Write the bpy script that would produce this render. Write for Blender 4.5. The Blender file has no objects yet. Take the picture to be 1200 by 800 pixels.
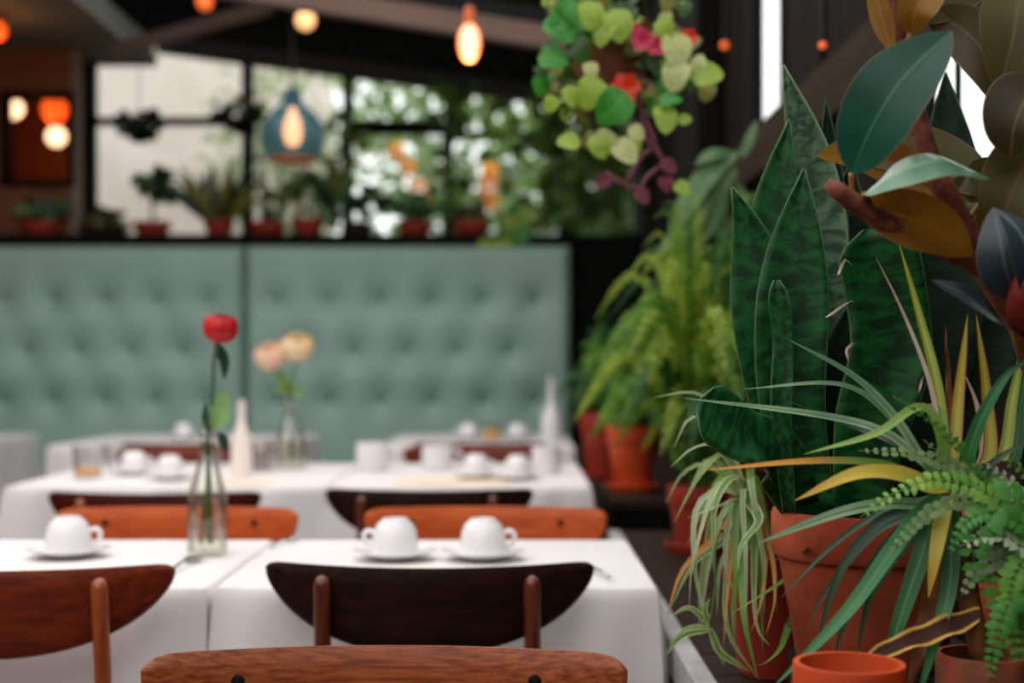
import bpy, math, random
from mathutils import Vector, Matrix

C = bpy.context.scene.collection
SC = bpy.context.scene
PI = math.pi
H = 1.10            # eye height
F = 50.0 / 36.0 * 1200

# ------------------------------------------------------------------ camera, sky, exposure
cam_d = bpy.data.cameras.new('camera')
cam = bpy.data.objects.new('camera', cam_d)
C.objects.link(cam)
cam.location = (0, 0, H)
cam.rotation_euler = (PI / 2, 0, 0)
cam_d.lens = 50
cam_d.sensor_width = 36
cam_d.shift_y = 25 / 1200
cam_d.clip_start = .05
cam_d.dof.use_dof = True
cam_d.dof.focus_distance = 1.60
cam_d.dof.aperture_fstop = 2.8
SC.camera = cam

world = bpy.data.worlds.new('overcast_sky')
SC.world = world
world.use_nodes = True
wn = world.node_tree.nodes
wl = world.node_tree.links
bg = wn['Background']
bg.inputs['Strength'].default_value = 1.0
tc = wn.new('ShaderNodeTexCoord')
sx = wn.new('ShaderNodeSeparateXYZ')
rp = wn.new('ShaderNodeValToRGB')
wl.new(tc.outputs['Generated'], sx.inputs[0])
wl.new(sx.outputs['Z'], rp.inputs[0])
rp.color_ramp.elements[0].position = 0.0
rp.color_ramp.elements[0].color = (.82, .84, .85, 1)
rp.color_ramp.elements[1].position = .6
rp.color_ramp.elements[1].color = (1.0, .965, .955, 1)
wl.new(rp.outputs[0], bg.inputs['Color'])

SC.view_settings.view_transform = 'Standard'
SC.view_settings.look = 'None'
SC.view_settings.gamma = 1
SC.view_settings.exposure = 1.1
SC.cycles.use_denoising = True
SC.cycles.max_bounces = 8
SC.cycles.transparent_max_bounces = 16

rng = random.Random(11)


def P(px, py, d):
    return Vector(((px - 600) * d / F, d, H - (py - 425) * d / F))


# ------------------------------------------------------------------ materials
def new_mat(name):
    m = bpy.data.materials.new(name)
    m.use_nodes = True
    nt = m.node_tree
    return m, nt, nt.nodes, nt.links, nt.nodes['Principled BSDF']


def c4(c):
    return (c[0], c[1], c[2], 1)


def srgb(r, g, b):
    f = lambda v: (v / 255 / 12.92) if v / 255 <= .04045 else ((v / 255 + .055) / 1.055) ** 2.4
    return (f(r), f(g), f(b))


def mat(name, col, rough=.5, col2=None, scale=8, stretch=(1, 1, 1), detail=3, bump=0, spec=.5, metal=0, sheen=0,
        lo=.35, hi=.65, bscale=None):
    m, nt, n, l, b = new_mat(name)
    b.inputs['Base Color'].default_value = c4(col)
    b.inputs['Roughness'].default_value = rough
    b.inputs['Specular IOR Level'].default_value = spec
    b.inputs['Metallic'].default_value = metal
    if sheen:
        b.inputs['Sheen Weight'].default_value = sheen
    if col2 or bump:
        t = n.new('ShaderNodeTexCoord')
        mp = n.new('ShaderNodeMapping')
        mp.inputs['Scale'].default_value = stretch
        nz = n.new('ShaderNodeTexNoise')
        nz.inputs['Scale'].default_value = scale
        nz.inputs['Detail'].default_value = detail
        l.new(t.outputs['Object'], mp.inputs[0])
        l.new(mp.outputs[0], nz.inputs['Vector'])
        if col2:
            r = n.new('ShaderNodeValToRGB')
            r.color_ramp.elements[0].position = lo
            r.color_ramp.elements[1].position = hi
            r.color_ramp.elements[0].color = c4(col)
            r.color_ramp.elements[1].color = c4(col2)
            l.new(nz.outputs['Fac'], r.inputs[0])
            l.new(r.outputs[0], b.inputs['Base Color'])
        if bump:
            nb = nz
            if bscale:
                nb = n.new('ShaderNodeTexNoise')
                nb.inputs['Scale'].default_value = bscale
                nb.inputs['Detail'].default_value = 4
                l.new(mp.outputs[0], nb.inputs['Vector'])
            bp = n.new('ShaderNodeBump')
            bp.inputs['Strength'].default_value = bump
            bp.inputs['Distance'].default_value = .01
            l.new(nb.outputs['Fac'], bp.inputs['Height'])
            l.new(bp.outputs[0], b.inputs['Normal'])
    return m


def wood(name, c1, c2, rough=.35, scale=6, along='x', coat=.0, spec=.5):
    st = {'x': (1, 14, 14), 'y': (14, 1, 14), 'z': (14, 14, 1)}[along]
    m = mat(name, c1, rough, c2, scale=scale, stretch=st, detail=6, bump=.06, spec=spec)
    m.node_tree.nodes['Principled BSDF'].inputs['Coat Weight'].default_value = coat
    m.node_tree.nodes['Principled BSDF'].inputs['Coat Roughness'].default_value = .25
    return m


def emit(name, col, strength):
    m, nt, n, l, b = new_mat(name)
    b.inputs['Base Color'].default_value = c4(col)
    b.inputs['Emission Color'].default_value = c4(col)
    b.inputs['Emission Strength'].default_value = strength
    return m


def glass_pane(name, tint=(1, 1, 1), gloss=.08, rough=.02, edge_gloss=.5):
    m, nt, n, l, b = new_mat(name)
    out = n['Material Output']
    n.remove(b)
    tr = n.new('ShaderNodeBsdfTransparent')
    tr.inputs[0].default_value = c4(tint)
    gl = n.new('ShaderNodeBsdfGlossy')
    gl.inputs['Roughness'].default_value = rough
    lw = n.new('ShaderNodeLayerWeight')
    lw.inputs[0].default_value = .35
    mu = n.new('ShaderNodeMath')
    mu.operation = 'MULTIPLY_ADD'
    mu.inputs[1].default_value = edge_gloss
    mu.inputs[2].default_value = gloss
    l.new(lw.outputs['Fresnel'], mu.inputs[0])
    mx = n.new('ShaderNodeMixShader')
    l.new(mu.outputs[0], mx.inputs[0])
    l.new(tr.outputs[0], mx.inputs[1])
    l.new(gl.outputs[0], mx.inputs[2])
    l.new(mx.outputs[0], out.inputs[0])
    return m


def leaf_mat(name, c1, c2, mid=None, edge=None, edge_w=.06, under=None, trans=.25, rough=.4, bands=0, scale=12,
             mid_w=.05, tip=None, spec=.5, stripe=None):
    """leaf: noise between c1 and c2, a midrib and margin of their own colour, another colour on the underside"""
    m, nt, n, l, b = new_mat(name)
    out = n['Material Output']
    t = n.new('ShaderNodeTexCoord')
    sp = n.new('ShaderNodeSeparateXYZ')
    l.new(t.outputs['UV'], sp.inputs[0])
    nz = n.new('ShaderNodeTexNoise')
    nz.inputs['Scale'].default_value = scale
    nz.inputs['Detail'].default_value = 4
    if bands:
        mp = n.new('ShaderNodeMapping')
        mp.inputs['Scale'].default_value = (1.6, bands, 1)
        l.new(t.outputs['UV'], mp.inputs[0])
        l.new(mp.outputs[0], nz.inputs['Vector'])
        nz.inputs['Scale'].default_value = 1.6
        nz.inputs['Distortion'].default_value = .6
    else:
        l.new(t.outputs['Object'], nz.inputs['Vector'])
    r = n.new('ShaderNodeValToRGB')
    r.color_ramp.elements[0].position = .4
    r.color_ramp.elements[1].position = .62
    r.color_ramp.elements[0].color = c4(c1)
    r.color_ramp.elements[1].color = c4(c2)
    l.new(nz.outputs['Fac'], r.inputs[0])
    col = r.outputs[0]

    def mathn(op, a, bv=None):
        q = n.new('ShaderNodeMath')
        q.operation = op
        for i, v in enumerate((a, bv)):
            if v is None:
                continue
            if isinstance(v, (int, float)):
                q.inputs[i].default_value = v
            else:
                l.new(v, q.inputs[i])
        return q.outputs[0]

    au = mathn('ABSOLUTE', mathn('SUBTRACT', sp.outputs['X'], .5))   # 0 midrib .. .5 margin

    def mixc(fac, a, bc):
        q = n.new('ShaderNodeMix')
        q.data_type = 'RGBA'
        l.new(fac, q.inputs[0])
        l.new(a, q.inputs[6])
        q.inputs[7].default_value = c4(bc)
        return q.outputs[2]

    def smooth(v, lo, hi):
        q = n.new('ShaderNodeMapRange')
        q.interpolation_type = 'SMOOTHSTEP'
        l.new(v, q.inputs[0])
        q.inputs[1].default_value = lo
        q.inputs[2].default_value = hi
        return q.outputs[0]

    if stripe:
        col = mixc(smooth(au, stripe[1], stripe[1] - .06), col, stripe[0])
    if mid:
        col = mixc(smooth(au, mid_w, mid_w * .3), col, mid)
    if edge:
        col = mixc(smooth(au, .5 - edge_w, .5 - edge_w * .5), col, edge)
    if tip:
        col = mixc(smooth(sp.outputs['Y'], tip[1], min(1, tip[1] + .35)), col, tip[0])
    if under:
        g = n.new('ShaderNodeNewGeometry')
        r2 = n.new('ShaderNodeValToRGB')
        r2.color_ramp.elements[0].position = .3
        r2.color_ramp.elements[1].position = .7
        r2.color_ramp.elements[0].color = c4([v * .7 for v in under])
        r2.color_ramp.elements[1].color = c4(under)
        l.new(nz.outputs['Fac'], r2.inputs[0])
        q = n.new('ShaderNodeMix')
        q.data_type = 'RGBA'
        l.new(g.outputs['Backfacing'], q.inputs[0])
        l.new(col, q.inputs[6])
        l.new(r2.outputs[0], q.inputs[7])
        col = q.outputs[2]
    l.new(col, b.inputs['Base Color'])
    b.inputs['Roughness'].default_value = rough
    b.inputs['Specular IOR Level'].default_value = spec
    if trans:
        tr = n.new('ShaderNodeBsdfTranslucent')
        l.new(col, tr.inputs[0])
        mx = n.new('ShaderNodeMixShader')
        mx.inputs[0].default_value = trans
        l.new(b.outputs[0], mx.inputs[1])
        l.new(tr.outputs[0], mx.inputs[2])
        l.new(mx.outputs[0], out.inputs[0])
    return m


M = {}
M['teak'] = wood('teak', srgb(116, 52, 22), srgb(166, 88, 46), .42, scale=16, coat=.05, spec=.3)
M['teak2'] = wood('teak_orange', srgb(172, 66, 14), srgb(196, 90, 26), .45, coat=.04, spec=.3)
M['mahogany'] = wood('mahogany', srgb(92, 30, 12), srgb(128, 48, 20), .45, coat=.04, spec=.3)
M['walnut'] = wood('walnut', srgb(26, 11, 7), srgb(44, 19, 11), .55, spec=.15)
M['redwalnut'] = wood('red_walnut', srgb(58, 14, 8), srgb(78, 22, 12), .5, spec=.2)
M['post'] = wood('post_wood', srgb(138, 64, 28), srgb(166, 84, 42), .3, along='z', coat=.3)
M['postdark'] = wood('post_wood_dark', srgb(84, 34, 18), srgb(108, 48, 26), .3, along='z', coat=.3)
M['bolt'] = mat('dark_bolt', srgb(34, 30, 30), .35, metal=.6)
M['cloth'] = mat('white_cloth', (.73, .705, .70), .9, (.79, .765, .76), scale=3, bump=.08, bscale=30, sheen=.1)
M['china'] = mat('white_china', (.82, .81, .82), .18)
M['paper'] = mat('cream_paper', srgb(236, 218, 190), .8)
M['steel'] = mat('steel', (.55, .55, .55), .2, metal=1)
M['velvet'] = mat('sage_leather', srgb(140, 172, 162), .5, srgb(150, 182, 172), scale=2, sheen=.1, bump=.03, bscale=60)
M['velvet_button'] = mat('button_leather', srgb(40, 58, 56), .5)
M['black_wood'] = mat('black_wood', srgb(8, 9, 9), .7, srgb(13, 14, 13), scale=5, spec=.08)
M['darkboard'] = wood('dark_board', srgb(16, 13, 11), srgb(27, 23, 19), .75, along='z', scale=3, spec=.05)
M['railwood'] = wood('rail_wood', srgb(34, 28, 18), srgb(48, 40, 26), .75, along='y', scale=3, spec=.08)
M['rafter'] = wood('rafter_wood', srgb(84, 62, 52), srgb(104, 78, 66), .6, along='x', scale=3)
M['beamdark'] = wood('beam_dark', srgb(18, 20, 21), srgb(28, 29, 30), .7, along='x', scale=3)
M['roofdark'] = mat('roof_boards', srgb(9, 10, 10), .8, srgb(13, 13, 13), scale=4, spec=.2)
M['soffit'] = mat('soffit_paint', srgb(92, 86, 74), .8, srgb(102, 96, 82), scale=2)
M['fascia'] = mat('fascia_paint', srgb(205, 212, 208), .5)
M['rust_wall'] = mat('rust_plaster', srgb(104, 58, 36), .85, srgb(118, 70, 46), scale=3)
M['mirror_box_brown'] = mat('mirror_box_brown', srgb(88, 44, 26), .8)
M['greytrim'] = mat('grey_trim', srgb(120, 112, 98), .7)
M['white_wall'] = mat('white_render', srgb(225, 214, 206), .9, srgb(205, 192, 182), scale=1.2, bump=.1)
M['floor'] = wood('floor_boards', srgb(52, 38, 30), srgb(70, 52, 40), .45, along='y', scale=3)
M['plank'] = wood('ledge_plank', srgb(32, 20, 16), srgb(48, 31, 24), .65, along='x', scale=4, spec=.12)
M['lip'] = mat('pale_lip', srgb(176, 178, 180), .6, srgb(150, 148, 146), scale=14)
M['terra'] = mat('terracotta', srgb(130, 52, 30), .85, srgb(200, 104, 68), scale=7, bump=.12, spec=.2, bscale=90, lo=.3, hi=.75)
M['terra_red'] = mat('terracotta_red', srgb(140, 36, 16), .7, srgb(160, 48, 22), scale=6)
M['terra_orange'] = mat('terracotta_orange', srgb(190, 62, 18), .6, srgb(206, 80, 26), scale=6)
M['terra_moss'] = mat('terracotta_mossy', srgb(92, 70, 48), .9, srgb(160, 76, 48), scale=22, bump=.15)
M['basket'] = mat('basket_brown', srgb(92, 52, 24), .8, srgb(120, 68, 32), scale=30)
M['soil'] = mat('soil', srgb(30, 22, 18), 1, srgb(48, 36, 28), scale=60, bump=.5)
M['bark'] = mat('rubber_bark', srgb(92, 44, 32), .8, srgb(140, 76, 56), scale=70, bump=.3)
M['petiole'] = mat('petiole', srgb(150, 104, 52), .6, srgb(128, 86, 40), scale=30)
M['glass'] = glass_pane('window_glass', (.96, .98, .97), .01, .02, .12)
M['bottle'] = glass_pane('bottle_glass', (.965, .97, .95), .07, .03, .35)
M['tumbler'] = glass_pane('tumbler_glass', (.97, .975, .97), .07, .03, .35)
M['water'] = glass_pane('water', (.95, .96, .90), .03, .02, .2)
M['juice'] = mat('orange_juice', srgb(245, 176, 60), .3)
M['bluebell'] = mat('blue_glass', srgb(30, 84, 104), .25, srgb(44, 104, 124), scale=4)
M['copper'] = mat('orange_lining', srgb(225, 110, 40), .4)
M['cord'] = mat('black_cord', srgb(14, 14, 14), .6)
M['bulb_glow'] = emit('bulb_glow', (1.0, .22, .035), .8)
M['bulb_warm'] = emit('bulb_warm', (1.0, .50, .20), .62)
M['reflection_bulb_white'] = emit('reflection_bulb_white', (1.0, .62, .34), 1.3)
M['bulb_red'] = emit('bulb_red', (1.0, .10, .01), .7)
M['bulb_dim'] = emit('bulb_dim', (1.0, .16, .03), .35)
M['stem'] = mat('green_stem', srgb(70, 96, 46), .6)
M['stem_purple'] = mat('purple_stem', srgb(104, 48, 62), .6, srgb(130, 66, 80), scale=20)
M['rose_red'] = leaf_mat('red_petal', srgb(190, 8, 16), srgb(215, 20, 28), trans=.1, rough=.5)
M['rose_cream'] = leaf_mat('cream_petal', srgb(244, 222, 180), srgb(250, 232, 196), trans=.25, rough=.6)
M['rose_peach'] = leaf_mat('peach_petal', srgb(246, 210, 180), srgb(250, 220, 192), trans=.25, rough=.6)
M['rose_leaf'] = leaf_mat('rose_leaf', srgb(30, 62, 36), srgb(40, 74, 44), trans=.15)
M['rose_leaf_pale'] = leaf_mat('rose_leaf_pale', srgb(116, 158, 92), srgb(150, 186, 120), trans=.3)
M['pink'] = leaf_mat('pink_petal', srgb(216, 60, 100), srgb(226, 84, 118), trans=.3)
M['redpetal'] = leaf_mat('scarlet_petal', srgb(216, 40, 14), srgb(226, 60, 24), trans=.3)
M['snake'] = leaf_mat('snake_leaf', srgb(4, 50, 20), srgb(20, 96, 40), edge=srgb(72, 108, 58), edge_w=.02, trans=.05, rough=.5, spec=.3, bands=16)
M['snake_dark'] = leaf_mat('snake_leaf_dark', srgb(3, 24, 14), srgb(10, 42, 26), edge=srgb(40, 70, 44), edge_w=.02, trans=.04, rough=.6, spec=.2, bands=20)
M['snake_pale'] = leaf_mat('snake_leaf_pale', srgb(24, 66, 40), srgb(92, 124, 92), edge=srgb(110, 134, 90), edge_w=.03, trans=.05, rough=.55, bands=26)
M['rub_top'] = leaf_mat('rubber_leaf_teal', srgb(8, 66, 52), srgb(16, 80, 62), mid=srgb(60, 112, 82), mid_w=.022, edge=srgb(104, 92, 66), edge_w=.022, under=srgb(120, 86, 26), trans=.06, rough=.42, scale=6, spec=.28)
M['rub_pale'] = leaf_mat('rubber_leaf_pale', srgb(84, 136, 104), srgb(116, 160, 128), mid=srgb(130, 170, 130), mid_w=.03, edge=srgb(120, 112, 76), edge_w=.03, under=srgb(120, 86, 26), trans=.08, rough=.3, scale=6)
M['rub_gold'] = leaf_mat('rubber_leaf_gold', srgb(134, 90, 16), srgb(166, 118, 34), mid=srgb(164, 118, 44), mid_w=.03, edge=srgb(150, 110, 60), edge_w=.02, trans=.2, rough=.5, scale=10)
M['rub_olive'] = leaf_mat('rubber_leaf_olive', srgb(62, 62, 18), srgb(92, 84, 26), mid=srgb(112, 96, 46), mid_w=.03, edge=srgb(120, 92, 56), edge_w=.025, trans=.2, rough=.5, scale=9)
M['rub_brown'] = leaf_mat('rubber_leaf_brown', srgb(60, 52, 26), srgb(84, 72, 40), mid=srgb(112, 92, 62), mid_w=.03, edge=srgb(134, 110, 78), edge_w=.025, trans=.2, rough=.5, scale=9)
M['rub_blue'] = leaf_mat('rubber_leaf_slate', srgb(50, 66, 72), srgb(74, 90, 96), mid=srgb(96, 110, 112), mid_w=.03, edge=srgb(104, 104, 90), edge_w=.02, under=srgb(90, 60, 26), trans=.03, rough=.3, scale=6)
M['rub_slate'] = leaf_mat('rubber_leaf_dark_slate', srgb(38, 44, 46), srgb(62, 68, 70), mid=srgb(84, 90, 90), mid_w=.05, trans=.03, rough=.38, scale=6)
M['bud'] = mat('red_sheath', srgb(104, 22, 20), .5, srgb(140, 40, 28), scale=20)
M['blade'] = leaf_mat('green_blade', srgb(24, 98, 44), srgb(46, 130, 64), mid=srgb(80, 140, 90), mid_w=.08, trans=.2, rough=.42)
M['blade_dark'] = leaf_mat('dark_blade', srgb(20, 56, 28), srgb(30, 72, 36), mid=srgb(50, 90, 50), mid_w=.08, trans=.15, rough=.45)
M['blade_grey'] = leaf_mat('grey_green_blade', srgb(104, 146, 104), srgb(146, 178, 134), mid=srgb(60, 96, 70), mid_w=.1, trans=.2, rough=.45)
M['blade_lime'] = leaf_mat('lime_blade', srgb(118, 164, 62), srgb(156, 192, 96), trans=.3, rough=.45)
M['blade_red'] = leaf_mat('striped_blade_red_edge', srgb(178, 176, 46), srgb(150, 168, 52), edge=srgb(160, 44, 26), edge_w=.14, trans=.3, rough=.4, stripe=(srgb(206, 190, 66), .2))
M['blade_yel'] = leaf_mat('yellow_green_blade', srgb(160, 184, 56), srgb(132, 166, 58), edge=srgb(120, 110, 34), edge_w=.08, trans=.3, rough=.4, stripe=(srgb(196, 204, 90), .2))
M['blade_pink'] = leaf_mat('pale_dry_blade', srgb(206, 180, 164), srgb(220, 198, 180), trans=.2, rough=.6)
M['blade_amber'] = leaf_mat('amber_tipped_blade', srgb(86, 128, 58), srgb(110, 150, 70), tip=(srgb(226, 152, 40), .35), trans=.3, rough=.4)
M['blade_yellow'] = leaf_mat('yellowing_blade', srgb(200, 196, 76), srgb(228, 206, 84), tip=(srgb(206, 160, 40), .6), edge=srgb(150, 96, 40), edge_w=.05, trans=.3, rough=.5)
M['blade_brown'] = leaf_mat('dry_brown_leaf', srgb(98, 52, 20), srgb(136, 84, 30), trans=.15, rough=.7, scale=20)
M['blade_mar'] = leaf_mat('maroon_dry_leaf', srgb(54, 26, 18), srgb(74, 36, 24), edge=srgb(222, 176, 84), edge_w=.2, trans=.1, rough=.7, scale=20)
M['blade_maroon'] = leaf_mat('maroon_leaf', srgb(54, 26, 20), srgb(74, 36, 26), trans=.1, rough=.7, scale=20)
M['spider'] = leaf_mat('spider_blade', srgb(92, 136, 56), srgb(122, 162, 80), edge=srgb(216, 222, 172), edge_w=.16, trans=.3, rough=.45)
M['spider_pale'] = leaf_mat('spider_blade_pale', srgb(140, 166, 110), srgb(168, 188, 136), edge=srgb(206, 212, 176), edge_w=.2, trans=.3, rough=.45)
M['spider_green'] = leaf_mat('spider_blade_green', srgb(92, 138, 48), srgb(116, 158, 62), trans=.3, rough=.45)
M['spider_dry'] = leaf_mat('spider_blade_dry', srgb(170, 116, 40), srgb(196, 148, 66), trans=.3, rough=.6)
M['fern'] = leaf_mat('fern_green', srgb(84, 136, 36), srgb(124, 172, 52), trans=.4, rough=.5, scale=20)
M['fern_yel'] = leaf_mat('fern_yellow_green', srgb(146, 176, 54), srgb(176, 198, 80), trans=.4, rough=.5, scale=20)
M['fern_dark'] = leaf_mat('fern_dark', srgb(38, 88, 32), srgb(58, 110, 42), trans=.35, rough=.5, scale=20)
M['fern_pale'] = leaf_mat('fern_pale', srgb(74, 112, 62), srgb(104, 140, 84), trans=.3, rough=.5, scale=20)
M['fern_near'] = leaf_mat('near_fern_green', srgb(66, 144, 58), srgb(100, 172, 78), under=srgb(150, 172, 130), trans=.25, rough=.45, scale=20)
M['fern_lime'] = leaf_mat('near_fern_lime', srgb(112, 178, 66), srgb(148, 202, 92), under=srgb(150, 180, 120), trans=.3, rough=.45, scale=20)
M['fern_silver'] = leaf_mat('near_fern_silver', srgb(164, 190, 144), srgb(200, 214, 178), trans=.25, rough=.5, scale=20)
M['vine_green'] = leaf_mat('vine_green', srgb(46, 128, 36), srgb(66, 150, 50), mid=srgb(90, 160, 70), trans=.35)
M['vine_lime'] = leaf_mat('vine_lime', srgb(136, 170, 52), srgb(164, 190, 76), trans=.35)
M['vine_cream'] = leaf_mat('vine_cream', srgb(206, 206, 150), srgb(170, 188, 100), trans=.35)
M['vine_dark'] = leaf_mat('vine_dark', srgb(44, 76, 30), srgb(66, 98, 40), trans=.3)
M['vine_plum'] = leaf_mat('vine_plum', srgb(96, 26, 44), srgb(124, 40, 58), trans=.3)
M['lil_dark'] = leaf_mat('shelf_leaf_dark', srgb(24, 44, 26), srgb(38, 62, 36), trans=.25)
M['lil_green'] = leaf_mat('shelf_leaf_green', srgb(70, 116, 70), srgb(110, 152, 100), trans=.3)
M['lil_olive'] = leaf_mat('shelf_leaf_olive', srgb(104, 104, 40), srgb(136, 130, 60), trans=.3)
M['garden'] = leaf_mat('garden_leaf', srgb(86, 122, 48), srgb(130, 160, 84), trans=.5, scale=3)
M['garden_dark'] = leaf_mat('garden_leaf_dark', srgb(56, 92, 42), srgb(88, 122, 62), trans=.45, scale=3)
M['garden_pale'] = leaf_mat('garden_leaf_pale', srgb(150, 168, 120), srgb(190, 200, 160), trans=.4, scale=3)
M['trunk'] = mat('tree_trunk', srgb(70, 58, 46), .9)
M['orange_bloom'] = leaf_mat('orange_bloom', srgb(250, 184, 60), srgb(252, 200, 84), trans=.35)
M['peach_bloom'] = leaf_mat('peach_bloom', srgb(250, 200, 150), srgb(252, 214, 170), trans=.3)
M['grass'] = mat('garden_ground', srgb(96, 108, 70), .95, srgb(120, 118, 90), scale=2)
M['pinkwax'] = mat('blush_glaze', srgb(244, 232, 226), .35)
M['packet'] = mat('brown_packet', srgb(140, 84, 60), .7)


# ------------------------------------------------------------------ mesh building
class MB:
    def __init__(s):
        s.v, s.f, s.uv = [], [], []

    def add(s, verts, faces, uvs=None):
        o = len(s.v)
        s.v += [Vector(q) for q in verts]
        s.f += [tuple(i + o for i in q) for q in faces]
        s.uv += uvs if uvs else [(.25, .5)] * len(verts)
        return s

    def box(s, x0, x1, y0, y1, z0, z1, b=0.0):
        if b <= 0:
            vs = [(x, y, z) for z in (z0, z1) for y in (y0, y1) for x in (x0, x1)]
            return s.add(vs, [(0, 2, 3, 1), (4, 5, 7, 6), (0, 1, 5, 4), (2, 6, 7, 3), (0, 4, 6, 2), (1, 3, 7, 5)])
        # chamfered on the four upright and on the upper and lower edges
        def ring(z, i):
            a0, a1, c0, c1 = x0 + i, x1 - i, y0 + i, y1 - i
            k = b
            return [(a0 + k, c0, z), (a1 - k, c0, z), (a1, c0 + k, z), (a1, c1 - k, z), (a1 - k, c1, z), (a0 + k, c1, z), (a0, c1 - k, z), (a0, c0 + k, z)]
        vs = ring(z0, b) + ring(z0 + b, 0) + ring(z1 - b, 0) + ring(z1, b)
        fs = [tuple(range(7, -1, -1)), tuple(range(24, 32))]
        for r in range(3):
            for i in range(8):
                j = (i + 1) % 8
                fs.append((r * 8 + i, r * 8 + j, r * 8 + 8 + j, r * 8 + 8 + i))
        return s.add(vs, fs)

    def lathe(s, prof, c=(0, 0, 0), n=28, sx=1, sy=1):
        vs, fs = [], []
        for r, z in prof:
            for i in range(n):
                a = 2 * PI * i / n
                vs.append((c[0] + r * math.cos(a) * sx, c[1] + r * math.sin(a) * sy, c[2] + z))
        for k in range(len(prof) - 1):
            for i in range(n):
                j = (i + 1) % n
                fs.append((k * n + i, k * n + j, k * n + n + j, k * n + n + i))
        if prof[0][0] > 1e-6:
            fs.append(tuple(range(n - 1, -1, -1)))
        if prof[-1][0] > 1e-6:
            fs.append(tuple((len(prof) - 1) * n + i for i in range(n)))
        return s.add(vs, fs)

    def tube(s, path, rad, n=8, caps=True):
        path = [Vector(q) for q in path]
        if isinstance(rad, (int, float)):
            rad = [rad] * len(path)
        vs, fs = [], []
        up = Vector((0.13, .21, 1)).normalized()
        for i, q in enumerate(path):
            t = (path[min(i + 1, len(path) - 1)] - path[max(i - 1, 0)]).normalized()
            a = t.cross(up)
            if a.length < .05:
                a = t.cross(Vector((1, 0, 0)))
            a.normalize()
            bb = a.cross(t).normalized()
            for k in range(n):
                an = 2 * PI * k / n
                vs.append(q + (a * math.cos(an) + bb * math.sin(an)) * rad[i])
        for i in range(len(path) - 1):
            for k in range(n):
                j = (k + 1) % n
                fs.append((i * n + k, i * n + n + k, i * n + n + j, i * n + j))
        if caps:
            fs.append(tuple(range(n)))
            fs.append(tuple((len(path) - 1) * n + k for k in range(n - 1, -1, -1)))
        return s.add(vs, fs)

    def ribbon(s, path, width, face=(-.15, -1, .5), n=14, k=4, prof='blade', fold=0.0, cup=0.0, ruffle=0.0, rf=20, twist=0.0):
        pts = spline(path, n)
        face = Vector(face).normalized()
        vs, fs, uv = [], [], []
        for i, q in enumerate(pts):
            t = i / n
            T = (pts[min(i + 1, n)] - pts[max(i - 1, 0)]).normalized()
            N = face - T * face.dot(T)
            if N.length < .08:
                N = Vector((0, -.2, 1)) - T * Vector((0, -.2, 1)).dot(T)
            N.normalize()
            if twist:
                N = Matrix.Rotation(twist * t, 3, T) @ N
            S = T.cross(N)
            w = width * profile(prof, t) / 2
            for j in range(k + 1):
                u = j / k * 2 - 1
                off = fold * abs(u) * w + cup * u * u * w + ruffle * math.sin(t * rf + (u > 0) * 1.3) * abs(u) ** 2
                vs.append(q + S * (u * w) + N * off)
                uv.append((j / k, t))
        for i in range(n):
            for j in range(k):
                a = i * (k + 1) + j
                fs.append((a, a + 1, a + k + 2, a + k + 1))
        return s.add(vs, fs, uv)

    def build(s, name, m, parent=None, smooth=None):
        o = link(name, s.mesh(name, m, parent, smooth), parent)
        return o

    def mesh(s, name, m, parent=None, smooth=None):
        off = world_loc(parent) if parent else Vector((0, 0, 0))
        me = bpy.data.meshes.new(name)
        me.from_pydata([tuple(q - off) for q in s.v], [], s.f)
        uvl = me.uv_layers.new(name='UVMap')
        for lp in me.loops:
            uvl.data[lp.index].uv = s.uv[lp.vertex_index]
        if smooth is not None:
            me.polygons.foreach_set('use_smooth', [True] * len(me.polygons))
            if smooth < 180:
                me.set_sharp_from_angle(angle=math.radians(smooth))
        me.materials.append(m)
        me.update()
        return me


def spline(path, n):
    """Catmull-Rom through the points, n+1 samples evenly along the length"""
    p = [Vector(q) for q in path]
    if len(p) == 2:
        return [p[0].lerp(p[1], i / n) for i in range(n + 1)]
    e = [p[0] * 2 - p[1]] + p + [p[-1] * 2 - p[-2]]
    fine = []
    for i in range(len(p) - 1):
        for j in range(12):
            t = j / 12
            a, b, c, d = e[i:i + 4]
            fine.append(.5 * ((2 * b) + (c - a) * t + (2 * a - 5 * b + 4 * c - d) * t * t + (3 * b - a - 3 * c + d) * t ** 3))
    fine.append(p[-1])
    L = [0]
    for a, b in zip(fine, fine[1:]):
        L.append(L[-1] + (b - a).length)
    out, k = [], 0
    for i in range(n + 1):
        s = L[-1] * i / n
        while k < len(L) - 2 and L[k + 1] < s:
            k += 1
        q = (s - L[k]) / max(1e-9, L[k + 1] - L[k])
        out.append(fine[k].lerp(fine[k + 1], min(1, q)))
    return out


def profile(kind, t):
    if kind == 'blade':
        return max(.03, min(1, .55 + t * 2.2) * (1 - t ** 2.6) ** .9)
    if kind == 'leaf':
        return max(.03, math.sin(PI * min(1, t ** .82)) ** .72) if t < .999 else .03
    if kind == 'snake':
        return max(.02, (.55 + .45 * math.sin(min(1, t / .62) * PI / 2)) * (1 - max(0, (t - .6) / .4) ** 1.7))
    if kind == 'blunt':
        return (.6 + .4 * math.sin(min(1, t / .6) * PI / 2)) * (1 if t < .9 else (1 - ((t - .9) / .1) ** 2 * .75))
    if kind == 'heart':
        return max(.03, (1 - t) ** .62 * min(1, t * 6 + .55) * 1.0)
    return 1


def world_loc(o):
    v = Vector((0, 0, 0))
    while o:
        v += o.location
        o = o.parent
    return v


def link(name, me, parent=None):
    o = bpy.data.objects.new(name, me)
    C.objects.link(o)
    if parent:
        o.parent = parent
    return o


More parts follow.
